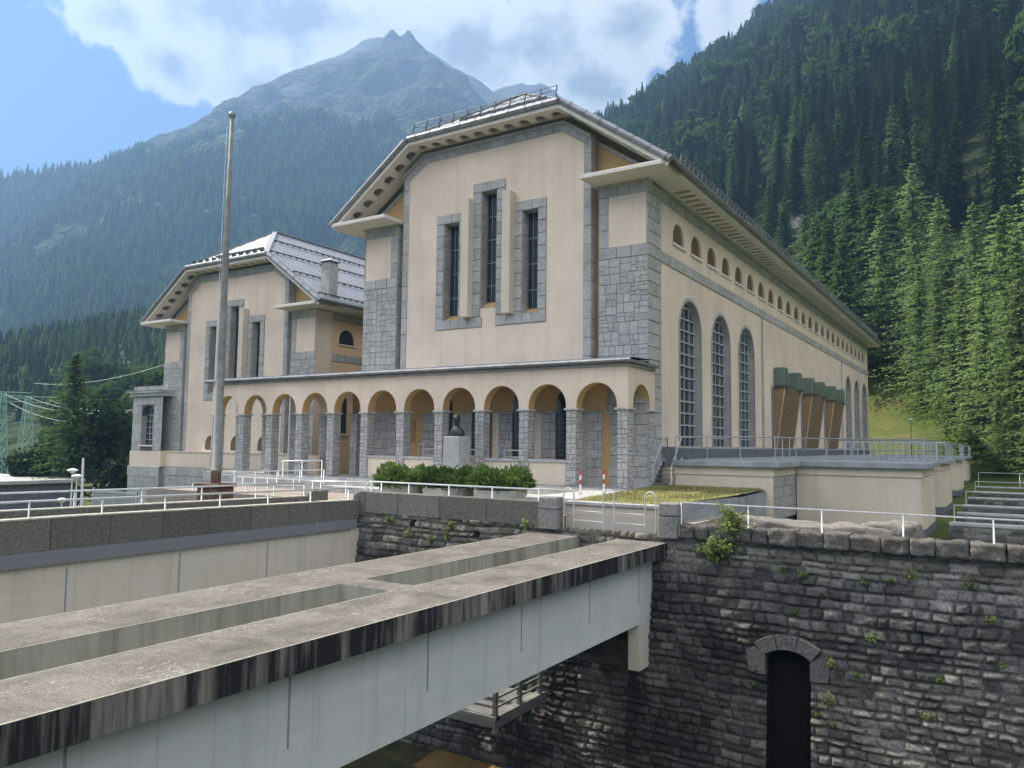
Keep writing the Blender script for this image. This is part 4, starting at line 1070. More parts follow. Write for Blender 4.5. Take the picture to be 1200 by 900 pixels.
# ------------------------------------------------------------------ bridges
def girder_bridge():
    root = thing('girder_bridge', 'wide concrete girder bridge with long open slots in its top', 'bridge', (1.9, -22, -1.6))
    y0, y1 = -40.0, -8.86; xa, xb = -.62, 4.35
    slots = [(-38.2, -20.5), (-19.72, -9.75)]
    holes = [[(1.20, a), (2.66, a), (2.66, b), (1.20, b)] for a, b in slots]
    holes[1] = [(1.20, -19.72), (2.66, -19.72), (2.66, -9.0), (1.20, -8.98)]
    t = MB(); F = lambda a, b, d: (a, b, -1.2 - d)
    y1e = -8.86
    t.holes([(xa, y0), (xb, y0), (xb, y1e), (xa, y1e)], holes, F, 0, 1.25, .5, 0, 1); t.build('deck', [M['beamtop'], M['slotwall']], root)
    e = MB(); q = .022
    for a_, b_, c_, d_ in [(xb - q, xb + .004, y0, y1e), (xa - .004, xa + q, y0, y1e)] + [(x_ - (q if k_ else 0), x_ + (0 if k_ else q), h_[0][1], h_[2][1]) for h_ in holes for x_, k_ in ((1.20, 1), (2.66, 0))]:
        e.box(a_, b_, c_, d_, -1.206, -1.197)
    e.build('worn_edge', M['lit_worn_top'], root)
    f = MB(); f.box(xb - .15, xb, y0, y1e, -1.66, -1.203); f.box(xa, xa + .15, y0, y1e, -1.66, -1.203); f.box(xa + .15, xb - .15, y1e - .12, y1e, -1.66, -1.203); f.build('fascia', M['fascia'], root)
    u = MB(); u.add([(xa + .1, y0, -1.655), (1.2, y0, -1.655), (1.2, y1e, -1.655), (xa + .1, y1e, -1.655)], [(0, 1, 2, 3)]); u.add([(2.66, y0, -1.655), (xb - .1, y0, -1.655), (xb - .1, y1e, -1.655), (2.66, y1e, -1.655)], [(0, 1, 2, 3)])
    u.box(1.21, 2.65, -20.49, -19.73, -2.45, -1.215); u.box(1.0, 2.9, y0, y1e - .4, -2.62, -2.46); u.build('slot_floor', M['slotwall'], root)
    for x in (3.68, -.20):
        g = MB(); g.box(x, x + .22, y0, -9.22, -3.62, -1.66); gg = g.build('girder', M['girder'], root)
        if x > 1:
            for y in (-27.8, -24.3, -20.78, -17.26, -13.7, -10.3):
                s = MB(); s.box(x + .22, x + .224, y - .022, y + .022, -2.95, -1.67); s.build('joint_line', M['jointgrey'], gg)
    b = MB(); b.box(3.52, 3.895, -10.25, -9.4, -5.05, -3.63); b.build('bearing_block', M['girder2'], root)
    return root
girder_bridge()
def road_bridge():
    root = thing('road_bridge', 'road bridge with granite slab parapet on cream girders crossing at the left', 'bridge', (-10.7, -22, -1.6))
    y0 = -40.0; x = -9.0
    p = MB(); rnd = random.Random(12); y = -9.45; ztop = lambda yy: -.47 + .155 * min(1, (-9 - yy) / 12)
    while y > y0:
        l = 1.72; a, b = y - l, y
        z0, z1 = ztop(a), ztop(b); tn = rnd.random()
        vs = [(x - .42, a + .012, -1.2), (x, a + .012, -1.2), (x, b - .012, -1.2), (x - .42, b - .012, -1.2), (x - .42, a + .012, z0), (x, a + .012, z0), (x, b - .012, z1), (x - .42, b - .012, z1)]
        p.add(vs, [(0, 3, 2, 1), (4, 5, 6, 7), (0, 1, 5, 4), (1, 2, 6, 5), (2, 3, 7, 6), (3, 0, 4, 7)], tn); y -= l
    p.box(x - .41, x - .02, y0, -9.2, -1.2, -.6, .2)
    p.cbox(x - .42, x, -9.44, -9.12, -1.2, -.46, .03, .5)
    p.build('parapet', M['parapet'], root)
    q = MB(); q.add([(x - .40, -40, ztop(-40) + .035), (x + .015, -40, ztop(-40) + .035), (x + .015, -21, ztop(-21) + .035), (x - .40, -21, ztop(-21) + .035), (x + .015, -9.45, ztop(-9.45) + .035), (x - .40, -9.45, ztop(-9.45) + .035), (x + .015, -40, ztop(-40) - .01), (x + .015, -21, ztop(-21) - .01), (x + .015, -9.45, ztop(-9.45) - .01)], [(0, 1, 2, 3), (3, 2, 4, 5), (6, 7, 2, 1), (7, 8, 4, 2)]); q.build('parapet_lit_top', M['lit_worn_top'], root)  # paler strip: sun on the parapet top put into the colour
    s = MB(); s.box(x - .3, x + .04, y0, -9.3, -1.60, -1.21); s.build('slab_edge', M['slabedge'], root)
    d = MB(); d.box(-14.0, x - .30, y0, -8.7, -1.4, -.95); d.build('deck', M['asphalt'], root)
    d = MB(); d.add([(-13.2, -13, -.94), (x - .42, -13, -.94), (x - .42, -8.6, -.60), (-13.2, -8.6, -.60)], [(0, 1, 2, 3)]); d.build('deck_ramp', M['paving'], root)
    for gx in (-9.35, -12.6):
        g = MB(); g.box(gx, gx + .25, y0, -9.35, -3.6, -1.61); gg = g.build('girder', M['girder2'], root)
        if gx > -10:
            for yy in (-24.5, -20.93, -17.33, -13.77):
                q = MB(); q.box(gx + .25, gx + .254, yy - .025, yy + .025, -3.0, -1.75); q.build('joint_line', M['jointgrey'], gg)
    g = MB(); g.box(-9.6, -9.02, -9.6, -9.1, -4.2, -1.61); g.build('bearing_block', M['girder2'], root)
    f = MB(); P = [(-13.1, -26), (-12.47, -21.25), (-11.5, -14.72), (-10.98, -10.2)]
    for a, b in zip(P, P[1:]):
        f.add([(a[0], a[1], -1.2), (b[0], b[1], -1.2), (b[0], b[1], -.35), (a[0], a[1], -.35), (a[0] - .4, a[1], -1.2), (b[0] - .4, b[1], -1.2), (b[0] - .4, b[1], -.35), (a[0] - .4, a[1], -.35)],
              [(0, 1, 2, 3), (5, 4, 7, 6), (3, 2, 6, 7), (1, 5, 6, 2), (4, 0, 3, 7)], .45)
    f.build('far_parapet', M['parapet'], root)
    q = MB()
    for a, b in zip(P, P[1:]): q.add([(a[0] + .01, a[1], -.32), (b[0] + .01, b[1], -.32), (b[0] - .4, b[1], -.32), (a[0] - .4, a[1], -.32), (a[0] + .01, a[1], -.36), (b[0] + .01, b[1], -.36)], [(0, 1, 2, 3), (4, 5, 1, 0)])
    q.build('far_parapet_lit_top', M['lit_worn_top'], root)  # far parapet's sunlit top, painted as a pale strip too
    c = MB(); prof = [(-10.2, -1.2)] + [(-9.75 - .45 * math.cos(a), -.55 + .42 * math.sin(a)) for a in np.linspace(0, math.pi * .62, 9)] + [(-9.0, -.14), (-9.0, -1.2)]
    c.prism([(q[0] + 0, q[1]) for q in prof], lambda a, b, d: (-10.98 - d, a, b), 0, .42, .6); c.build('rounded_end', M['parapet'], root)
    railing('bridge_railing', 'nearer tubular railing on the road bridge parapet', [(-9.2, -38, -.33), (-9.2, -22, -.33), (-9.2, -9.6, -.46)], .50, 2.0, (1.0,), .032, 'rail', 'b')
    railing('bridge_railing', 'farther tubular railing on the road bridge parapet', [(-13.3, -26, -.35), (-12.67, -21.25, -.35), (-11.7, -14.72, -.35), (-11.15, -10.2, -.35)], .55, 1.9, (1.0,), .032, 'rail')
road_bridge()
railing('ramp_railing', 'sloping tubular ramp railing just right of the flagpole', [(-20.9, -7, -.42), (-13.5, -7, -.44)], .60, 1.7, (1.0, .35), .036)
railing('ramp_railing', 'straight tubular railing close to the arcade pillars', [(-22.8, -4.6, -.5), (-15.8, -4.6, -.2)], .70, 1.8, (1.0,), .034)
railing('ramp_railing', 'tall round ended railing between the arcade pillars', [(-20.0, -3.6, -.1), (-17.0, -3.6, .0)], .95, 1.45, (1.0,), .034, 'rail', 'a')
railing('ramp_railing', 'low tubular railing in front of the flagpole base', [(-21.4, -8.2, -.75), (-13.3, -8.2, -.6)], .50, 1.9, (1.0,), .034)
railing('ramp_railing', 'short round ended railing at the inner end of the road bridge', [(-13.4, -7.6, -.55), (-9.2, -7.6, -.45)], .65, 2.0, (1.0,), .034, 'rail', 'a')

# ------------------------------------------------------------------ under the bridge: landing with a rail, river
ld = thing('landing', 'small concrete landing with a post and rail fence under the girder bridge', 'landing', (-1.6, -11.4, -7))
g = MB(); g.cbox(-3.2, .34, -12.9, -9.8, -6.72, -6.50, .02); g.build('floor', M['asphalt'], ld)  # dark floor colour carries the shade under the bridge
g = MB(); g.box(.05, .34, -12.8, -9.9, -6.5, -6.38); g.box(-3.2, .34, -12.9, -12.65, -6.5, -6.38); g.build('kerb', M['slabdark'], ld)
for x, y in ((.26, -12.8), (.26, -11.4), (.26, -10.1), (-1.5, -12.8), (-3.1, -12.8)):
    g = MB(); g.cbox(x - .07, x + .07, y - .07, y + .07, -6.9, -5.55, .01); g.build('post', M['slabdark'], ld)
g = MB()
for z in (-5.85, -6.12): g.obox((.26, -12.8, z), (.26, -10.0, z), .05, .06); g.obox((-3.1, -12.8, z), (.26, -12.8, z), .05, .06)
g.build('rail', M['slabdark'], ld)
# ------------------------------------------------------------------ flagpole
fp_ = thing('flagpole', 'tall weathered steel flagpole with a small ball on top', 'flagpole', (-15.05, -11.6, .05))
g = MB(); g.tube([(-15.08, -11.6, .60), (-15.07, -11.6, 6), (-15.06, -11.6, 6.05), (-15.04, -11.6, 11), (-15.03, -11.6, 11.05), (-15.0, -11.6, 16.3)], [.195, .18, .165, .14, .125, .08], 14); g.build('pole', M['polemetal'], fp_, smooth=True)
g = MB(); g.lathe((-15.0, -11.6, 16.25), [(.04, 0), (.13, .08), (.16, .18), (.13, .28), (.04, .34)], 12); g.build('ball', M['zinc'], fp_, smooth=True)
g = MB(); g.lathe((-15.08, -11.6, .10), [(.215, 0), (.215, .50), (.20, .55)], 14); g.build('rusty_sleeve', M['rust'], fp_)
g = MB(); g.cbox(-15.80, -14.40, -12.2, -11.0, -.05, .10, .02); g.build('cap_plate', M['rust'], fp_)
g = MB(); g.cbox(-15.65, -14.5, -12.1, -11.1, -.95, -.06, .02); g.build('base', M['rust'], fp_)
g = MB(); g.tube([(-15.30, -11.75, 1.3), (-15.16, -11.72, 15.9)], .012, 5); g.build('halyard', M['white'], fp_)
# ------------------------------------------------------------------ planters with junipers
def clump(mb, c, rx, rz, n, size, rnd, up=.3):
    for i in range(n):
        a = rnd.uniform(0, 6.283); b = math.acos(rnd.uniform(-.3, 1)); r = rnd.uniform(.55, 1.0) ** .5
        lum = (noise.noise(Vector((c[0] + math.cos(a) * 1.5, c[1] + math.sin(a) * 1.5, math.cos(b) * 2))) + 1) / 2
        rr = r * (.72 + .5 * lum)
        p = Vector((c[0] + rx * math.sin(b) * math.cos(a) * rr, c[1] + rx * math.sin(b) * math.sin(a) * rr, c[2] + rz * math.cos(b) * rr))
        d = Vector((math.cos(a) * math.sin(b), math.sin(a) * math.sin(b), math.cos(b) + up)).normalized()
        d = (d + Vector((rnd.uniform(-.6, .6), rnd.uniform(-.6, .6), rnd.uniform(-.4, .6)))).normalized()
        l = d.cross(Vector((rnd.uniform(-1, 1), rnd.uniform(-1, 1), rnd.uniform(-1, 1)))).normalized() * size * rnd.uniform(.25, .5)
        e = d * size * rnd.uniform(.8, 1.6) * (1.7 if rnd.random() < .08 else 1)
        mb.add([tuple(p - l), tuple(p + e * .5 - l * 1.1), tuple(p + e), tuple(p + e * .5 + l * 1.1)], [(0, 1, 2, 3)], min(1, max(0, lum * .8 + r * .3 - .15 + rnd.uniform(-.2, .2))))
for k, (x, lb, lj) in enumerate(((-9.3, 'round concrete planter nearest the road bridge', 'dark green juniper in the planter nearest the road bridge'),
                             (-6.8, 'round concrete planter in the middle of three', 'juniper spilling over the middle planter before the bust'),
                             (-4.1, 'round concrete planter nearest the granite gate post', 'juniper in the planter nearest the gate post'))):
    p = thing('planter', lb, 'planter', (x, -6, -.62), 'concrete planters before the arcade')
    g = MB(); g.lathe((x, -6, -.62), [(1.02, 0), (1.08, .10), (1.12, .60), (1.12, .66), (1.0, .66), (.98, .52)], 22); g.build('bowl', M['concrete'], p)
    g = MB(); g.lathe((x, -6, -.12), [(.97, 0), (.5, .05)], 16); g.build('soil', M['bark'], p)
    rnd = random.Random(70 + k); g = MB()
    for q in range(9):
        a = q * 2.4; r = .75 if q else 0
        clump(g, (x + math.cos(a) * r * 1.15, -6 + math.sin(a) * r, .16 + rnd.uniform(-.1, .18)), rnd.uniform(.42, .70), rnd.uniform(.34, .78), 620, .12, rnd)
    tag(g.build('juniper', M['juniper']), lj, 'shrub', 'junipers in the planters')
# ------------------------------------------------------------------ bust on its pedestal
pd = thing('pedestal', 'square grey granite pedestal carrying the bust before the arcade', 'pedestal', (-8.3, -3.4, -.3))
g = MB(); g.cbox(-8.75, -7.85, -3.85, -2.95, -.3, 2.26, .02, .75); g.build('shaft', M['granite_light'] if 'granite_light' in M else M['granite'], pd)
g = MB(); g.cbox(-8.85, -7.75, -3.95, -2.85, -.35, .02, .02, .6); g.build('foot', M['granite'], pd)
def bust():
    bm = bmesh.new()
    prof = [(0, .42, .25, 0), (.10, .43, .26, 0), (.22, .40, .25, 0), (.32, .34, .22, 0), (.40, .25, .18, 0), (.46, .15, .14, -.01), (.50, .105, .11, -.02), (.61, .115, .13, -.03), (.66, .135, .155, -.04), (.76, .15, .18, -.04), (.87, .152, .185, -.03), (.96, .125, .155, -.02), (1.02, .07, .09, 0), (1.04, .01, .01, 0)]
    n = 24; rings = []
    for z, rx, ry, dy in prof:
        ring = []
        for k in range(n):
            a = 2 * math.pi * k / n; x = rx * math.cos(a); y = ry * math.sin(a) + dy
            if math.sin(a) < 0:                        # the face looks towards -Y
                w = max(0, 1 - abs(math.cos(a)) / .25)
                if .66 < z < .78: y -= .045 * w * (1 - abs(z - .72) / .07 if abs(z - .72) < .07 else 0)       # nose
                if .74 < z < .80 and .25 < abs(math.cos(a)) < .55: y += .022                                    # eye hollows
                if z == .61: y -= .03 * max(0, 1 - abs(math.cos(a)) / .5)                                       # chin
            if .70 < z < .82 and abs(math.cos(a)) > .97: x *= 1.14                                              # ears
            ring.append(bm.verts.new((-8.3 + x, -3.38 + y, 2.26 + z)))
        rings.append(ring)
    for r0, r1 in zip(rings, rings[1:]):
        for k in range(n): bm.faces.new((r0[k], r0[(k + 1) % n], r1[(k + 1) % n], r1[k]))
    bm.faces.new(rings[0][::-1]); bm.faces.new(rings[-1])
    mb = MB(); bm.verts.index_update(); mb.add([tuple(v.co) for v in bm.verts], [tuple(v.index for v in f.verts) for f in bm.faces]); bm.free()
    o = mb.build('bust', M['bronze'], smooth=True); tag(o, 'dark bronze bust of a man on the granite pedestal', 'bust')
    md = o.modifiers.new('s', 'SUBSURF'); md.levels = 1; md.render_levels = 2
bust()
# ------------------------------------------------------------------ bollards, bicycle racks
for x, y, lb in ((-.62, -5.5, 'left of two red and white marker posts at the lawn edge'), (-.22, -4.2, 'right of two red and white marker posts at the lawn edge')):
    b = thing('marker_post', lb, 'marker post', (x, y, -.03), 'marker posts by the lawn')
    for k in range(5):
        g = MB(); z = -.03 + k * .19; g.tube([(x, y, z), (x, y, z + .19)], .035, 10); g.build('band', M['red'] if k in (1 + 1, 4 - 0) or k == 2 else M['white'], b)
    g = MB(); g.lathe((x, y, -.04), [(.09, 0), (.09, .03), (.04, .04)], 10); g.build('foot', M['zinc'], b)
for k, (x, lb) in enumerate(((-11.4, 'metal rack behind the low wall left of the bust'), (-8.6, 'metal rack hidden behind the bust'), (-6.35, 'metal rack behind the low wall right of the bust'))):
    b = thing('bicycle_rack', lb, 'rack', (x, -1.5, .05), 'metal racks inside the arcade')
    for xx in (x - .62, x + .62):
        g = MB(); pts = [(xx - .18, -1.5, .05), (xx - .18, -1.5, 1.72)] + [(xx - .18 * math.cos(a), -1.5, 1.72 + .18 * math.sin(a)) for a in np.linspace(.3, 2.84, 6)] + [(xx + .18, -1.5, 1.72), (xx + .18, -1.5, .05)]
        g.tube(pts, .028, 7); g.build('hoop', M['rail'], b)
    g = MB()
    for z in (1.30, 1.62): g.tube([(x - .5, -1.5, z), (x + .5, -1.5, z)], .03, 7)
    for xx in (x - .5, x + .5): g.tube([(xx, -1.5, 1.30), (xx, -1.5, 1.62)], .03, 7)
    g.build('frame', M['rail'], b)
# ------------------------------------------------------------------ tailrace walls at the right
rnd = random.Random(5)
for k, (y, ln, lb) in enumerate(((6.2, 26, 'nearest of the low stone basin walls right of the terrace blocks'), (12.7, 28, 'second nearest low stone basin wall right of the terrace blocks'), (19.4, 28, 'third low stone basin wall counted from the river wall'),
                             (28.2, 30, 'fourth low stone basin wall counted from the river wall'), (37.2, 30, 'fifth low stone basin wall counted from the river wall'), (47.6, 34, 'farthest of the low stone basin walls near the trees'))):
    w = thing('basin_wall', lb, 'wall', (11.6 + ln / 2, y, -2.6), 'basin walls')
    b = MB(); b.cbox(11.5, 11.5 + ln, y - .06, y + .75, -1.42, -1.28, .02); b.build('cap', M['concrete'], w)
    xs = np.arange(11.5, 11.5 + ln, .12); zs = np.arange(-2.8, -1.40, .07); A, Bz = np.meshgrid(xs, zs, indexing='ij')
    e1, t1, p1 = stone_field(A, Bz, 60 + k); pil = np.clip(e1 / .08, 0, 1)
    grid_mesh('stone_face', A, y - pil * .06 * p1, Bz, M['rubble'], None, dict(stone=t1, mortar=1 - np.clip(e1 / .03, 0, 1), soot=np.clip((-1.5 - Bz) / 1.2, 0, .8)), w)
    b = MB(); b.box(11.5, 11.5 + ln, y + .02, y + .7, -2.9, -1.42); b.build('core', M['concrete'], w)
    if k % 2 == 0 or k > 3: railing('basin_railing', ['thin railing on the nearest basin wall', '', 'thin railing on the third basin wall', '', 'thin railing on the fifth basin wall', 'thin railing on the farthest basin wall'][k], [(11.7, y + .3, -1.28), (11.5 + ln, y + .3, -1.28)], .75 if k < 5 else 1.2, 3.2, (1.0,), .024)
# flat rock slabs behind the coping
def rock(name, c, s, lb, seed):
    bm = bmesh.new(); bmesh.ops.create_cube(bm, size=1); bmesh.ops.subdivide_edges(bm, edges=bm.edges, cuts=14, use_grid_fill=True)
    mb = MB()
    for v in bm.verts:
        p = v.co.copy(); q = Vector([max(-.36, min(.36, t)) for t in p]); p = q + (p - q).normalized() * .14
        w = Vector((p.x * s[0], p.y * s[1], p.z * s[2])); nz = noise.fractal(w * 1.5 + Vector((seed, 0, 0)), 1, 2, 5); w += p.normalized() * nz * .16
        v.co = w + Vector(c)
    bm.verts.index_update(); mb.add([tuple(v.co) for v in bm.verts], [tuple(v.index for v in f.verts) for f in bm.faces], .9); bm.free()
    tag(mb.build('rock', M['rockpale'], smooth=True), lb, 'rock')
M['rockpale'] = granite('pale_rock', (.15, .135, .112), (.25, .228, .19), .35, .95, 1.0)
rock('rock', (8.75, -7.6, -.72), (4.6, 1.0, .62), 'long pale flat rock lying behind the boulder coping', 1)
rock('rock', (10.7, -7.4, -.66), (1.5, 1.2, .74), 'pale blocky rock at the right end of the flat rocks', 5)
rock('rock', (6.6, -7.7, -.66), (1.2, .9, .60), 'small pale rock behind the bush on the river wall', 9)
# ------------------------------------------------------------------ plants on the walls
def plant(x, y, z, r, h, n, lb, name='wall_plant', mat='weed', seed=0, leaf=.05, group=None):
    rnd = random.Random(seed + int(x * 31)); g = MB()
    for i in range(max(4, n // 14)):
        a = rnd.uniform(0, 6.28); e = Vector((x + r * math.cos(a) * rnd.random(), y - abs(r * .7 * math.sin(a)), z + h * rnd.uniform(.3, 1.0)))
        b = Vector((x + rnd.uniform(-.08, .08), y, z + min(0, h * .2)))
        g.tube([tuple(b), tuple((b + e) / 2 + Vector((0, -.03, .06 * h))), tuple(e)], .006, 4, .1, 1)
        for k in range(14):
            f = rnd.uniform(.25, 1.05); p = b + (e - b) * f + Vector((rnd.gauss(0, .05), rnd.gauss(0, .05), rnd.gauss(0, .05))) * (r * 2.2)
            d = Vector((rnd.uniform(-1, 1), rnd.uniform(-1, .3), rnd.uniform(-.3, 1))).normalized(); l = d.cross(Vector((rnd.uniform(-1, 1), .3, rnd.uniform(-1, 1)))).normalized() * leaf * rnd.uniform(.5, .9); e2 = d * leaf * rnd.uniform(1.0, 2.0)
            g.add([tuple(p), tuple(p + e2 * .5 - l), tuple(p + e2), tuple(p + e2 * .5 + l)], [(0, 1, 2, 3)], rnd.random())
    return tag(g.build(name, [M[mat], M['bark']]), lb, 'plant', group)
plant(6.55, -9.05, -.95, .62, 1.05, 640, 'bright leafy bush growing over the boulder coping', 'wall_bush', leaf=.075, seed=1)
plant(6.05, -9.12, -1.60, .75, .75, 620, 'bright leafy bush hanging low on the river wall beside the gate', 'wall_bush', leaf=.075, seed=2)
tufts = [(9.3, -4.25, .16), (11.3, -2.9, .2), (9.0, -5.6, .12), (10.0, -4.4, .14), (11.0, -4.7, .12), (9.35, -5.3, .2), (9.4, -5.8, .2), (12.2, -1.9, .22), (12.8, -1.8, .2), (8.0, -1.75, .14), (9.6, -1.75, .18), (10.2, -1.95, .16), (10.9, -1.85, .14), (7.1, -4.5, .13), (8.35, -2.9, .16), (7.2, -5.1, .12), (12.4, -3.2, .14), (11.7, -5.2, .14), (13.2, -2.6, .16), (10.6, -1.6, .2), (11.4, -1.75, .22), (8.6, -1.9, .16), (13.0, -1.5, .2), (12.0, -4.2, .12), (10.4, -3.4, .12), (11.9, -2.3, .15), (9.1, -2.4, .12), (13.4, -3.6, .12), (10.3, -5.7, .14)]
for i, (x, z, r) in enumerate([q_ for k_, q_ in enumerate(tufts) if k_ % 3 != 1]):
    r *= rnd.choice((.7, 1.0, 1.0, 1.5, 1.9))
    plant(x, wallY(z) - .08, z, r, r * 1.3, 70, 'small green weed tuft rooted in the sunlit joints of the river wall', 'weed_tuft', seed=20 + i, leaf=.045, group='weed tufts on the river wall')
for i, (x, z, r) in enumerate(((-4.4, -1.75, .3), (-4.25, -1.35, .2), (-6.4, -1.9, .25), (-7.3, -1.3, .22), (-2.0, -1.7, .2), (-.9, -1.15, .3), (-5.2, -2.0, .2))):
    plant(x, -9.1, z, r, r * 1.6, 90, 'green weed tuft on the shaded rubble below the granite parapet', 'weed_tuft', seed=50 + i, leaf=.06, group='weed tufts below the parapet')
plant(3.3, -8.98, -1.18, .16, .22, 60, 'small weed at the foot of the steel hoops', 'weed_tuft', seed=90, leaf=.045)
plant(-1.55, -10.1, -7.3, .22, .5, 90, 'yellow green weed on the wall under the girder bridge', 'weed_tuft', seed=91, leaf=.09)
# ------------------------------------------------------------------ lamps, mast, fence, low building at the left
def lamp(x, y, z, h, lb, sc=1.0):
    l = thing('street_lamp', lb, 'lamp', (x, y, z))
    g = MB(); g.tube([(x, y, z), (x, y, z + h)], [.06 * sc, .04 * sc], 8); g.build('post', M['white'] if sc > .9 else M['steel_dark'], l)
    g = MB(); g.lathe((x, y, z + h), [(.05, 0), (.20 * sc, .12), (.24 * sc, .22)], 12); g.build('lantern', M['lampglass'], l)
    g = MB(); g.lathe((x, y, z + h + .22), [(.34 * sc, 0), (.30 * sc, .06), (.08, .14)], 12); g.build('hood', M['white'], l)
lamp(-36.9, -6.0, -3.4, 3.1, 'left of a pair of white garden lamps beside the thin mast')
lamp(-36.35, -6.0, -3.4, 2.75, 'right of a pair of white garden lamps beside the thin mast')
lamp(-37.6, -6.2, -3.4, 1.2, 'short white garden lamp seen just above the bridge rail')
lamp(4.55, 69, .6, 4.6, 'single lamp post on the grass slope beyond the terrace', .8)
g = MB(); g.tube([(-35.6, -6, -3.5), (-35.75, -6, .75)], [.09, .07], 8); tag(g.build('mast', M['white']), 'thin white mast rising behind the road bridge rails', 'mast')
fe = thing('bar_fence', 'pale upright bar fence below the smaller power house', 'fence', (-38.8, -2, -3.6))
g = MB()
for x in np.arange(-41.4, -36.2, .16): g.box(x - .025, x + .025, -2.03, -1.97, -3.4, -1.62)
g.build('bars', M['rail'], fe)
g = MB()
for z in (-1.75, -3.2): g.box(-41.5, -36.1, -2.05, -1.95, z - .03, z + .03)
g.build('rail', M['rail'], fe)
for x in (-41.45, -38.8, -36.15): g = MB(); g.box(x - .05, x + .05, -2.06, -1.94, -3.6, -1.5); g.build('post', M['rail'], fe)
lb_ = thing('low_shed', 'low flat roofed shed at the far left below the pylons', 'building', (-58, -4, -4))
g = MB(); g.box(-72, -53.6, -4.2, 3.5, -4, -1.75); g.build('wall', M['plinth'], lb_)
g = MB(); g.cbox(-72.3, -53.2, -4.6, 3.9, -1.75, -1.45, .03); g.build('roof', M['concrete'], lb_)
def pylon(x, y, z, h, w, lb):
    p = thing('lattice_pylon', lb, 'pylon', (x, y, z), 'lattice pylons')
    g = MB(); n = 7
    for i in range(n):
        f0, f1 = i / n, (i + 1) / n; w0, w1 = w * (1 - .7 * f0), w * (1 - .7 * f1); z0, z1 = z + h * f0, z + h * f1
        C0 = [(x + sx * w0, y + sy * w0, z0) for sx, sy in ((-1, -1), (1, -1), (1, 1), (-1, 1))]; C1 = [(x + sx * w1, y + sy * w1, z1) for sx, sy in ((-1, -1), (1, -1), (1, 1), (-1, 1))]
        for k in range(4): g.obox(C0[k], C1[k], .11, .11); g.obox(C0[k], C1[(k + 1) % 4], .07, .07); g.obox(C0[(k + 1) % 4], C1[k], .07, .07); g.obox(C1[k], C1[(k + 1) % 4], .07, .07)
    g.build('lattice', M['pylon'], p)
    g = MB(); g.obox((x - 1.2, y - 3.2, z + h), (x + 1.2, y + 3.2, z + h), .14, .14); g.obox((x - 1.0, y - 2.6, z + h - .8), (x + 1.0, y + 2.6, z + h - .8), .12, .12); g.build('cross_arm', M['pylon'], p)
pylon(-103.7, 23, -5, 13.0, 1.0, 'green lattice pylon standing left of the larch')
pylon(-106.5, 20.9, -5, 13.6, 1.0, 'green lattice pylon cut by the left edge of the photo')
wr = thing('power_line', 'pale power lines with insulator strings running to the smaller power house', 'power line', (-70, 12, 6))
g = MB(); q = MB()
for i, (a, b) in enumerate((((-104, 20, 8.2), (-44.5, 6.5, 4.9)), ((-104, 23, 8.0), (-44.0, 8.5, 5.6)), ((-103, 25.5, 7.6), (-44.5, 10.5, 6.2)), ((-104.5, 21, 7.0), (-45.2, 6.2, 3.9)), ((-104.5, 24, 10.0), (-44, 12, 11.4)))):
    A = Vector(a); B = Vector(b); pts = [A + (B - A) * t - Vector((0, 0, 1.6 * 4 * t * (1 - t))) for t in np.linspace(0, 1, 13)]
    g.tube([tuple(p) for p in pts], .022, 5)
    if i < 4: d = (pts[-1] - pts[-2]).normalized(); q.tube([tuple(pts[-1] - d * (.3 + .15 * k)) for k in range(20)], [.10 if k % 2 else .035 for k in range(20)], 7)
g.build('wire', M['white'], wr); q.build('insulator', M['lampglass'], wr)

# ------------------------------------------------------------------ camera
CAM = (13.606, -33.11, 1.884); FPX = 905.76
def cam_basis():
    p, y, r = R(4.515), R(-32.375), R(.675)
    fw = Vector((math.sin(y) * math.cos(p), math.cos(y) * math.cos(p), math.sin(p))); rt = Vector((math.cos(y), -math.sin(y), 0)); up = rt.cross(fw)
    return fw, rt * math.cos(r) + up * math.sin(r), -rt * math.sin(r) + up * math.cos(r)
FW, RT, UP = cam_basis()
cd = bpy.data.cameras.new('camera'); cd.sensor_fit = 'HORIZONTAL'; cd.sensor_width = 36; cd.lens = FPX / 1200 * 36; cd.clip_end = 12000; cd.clip_start = .1
co = bpy.data.objects.new('camera', cd); COL.objects.link(co); SC.camera = co
co.matrix_world = Matrix(((RT.x, UP.x, -FW.x, CAM[0]), (RT.y, UP.y, -FW.y, CAM[1]), (RT.z, UP.z, -FW.z, CAM[2]), (0, 0, 0, 1)))
def in_view(P):
    """which points (n,3) the photograph's frame could show: u, v in 1200 x 900 and depth"""
    d = P - np.array(CAM); z = d @ np.array(FW)
    zz = np.where(z > .1, z, .1)
    return 600 + FPX * (d @ np.array(RT)) / zz, 450 - FPX * (d @ np.array(UP)) / zz, z

# ------------------------------------------------------------------ terrain
HN = np.array([.44, .90]) / math.hypot(.44, .90); HM = np.array([-HN[1], HN[0]]); HO = np.array([10., 80.])
def pnoise(x, y, sc, seed=0, octs=5):
    """smooth noise at scattered points (value noise on a hashed lattice)"""
    out = np.zeros(np.shape(x)); amp = 1.; tot = 0
    for o in range(octs):
        u = x / sc * 2 ** o + 17.3 * o + seed * 3.7; v = y / sc * 2 ** o - 9.1 * o + seed * 5.1
        i = np.floor(u); j = np.floor(v); fu = u - i; fv = v - j; fu = fu * fu * (3 - 2 * fu); fv = fv * fv * (3 - 2 * fv)
        h = lambda a, b: (np.sin(a * 127.1 + b * 311.7 + seed * 13.7) * 43758.5453) % 1.0
        out += amp * ((h(i, j) * (1 - fu) + h(i + 1, j) * fu) * (1 - fv) + (h(i, j + 1) * (1 - fu) + h(i + 1, j + 1) * fu) * fv - .5) * 2
        tot += amp; amp *= .5
    return out / tot
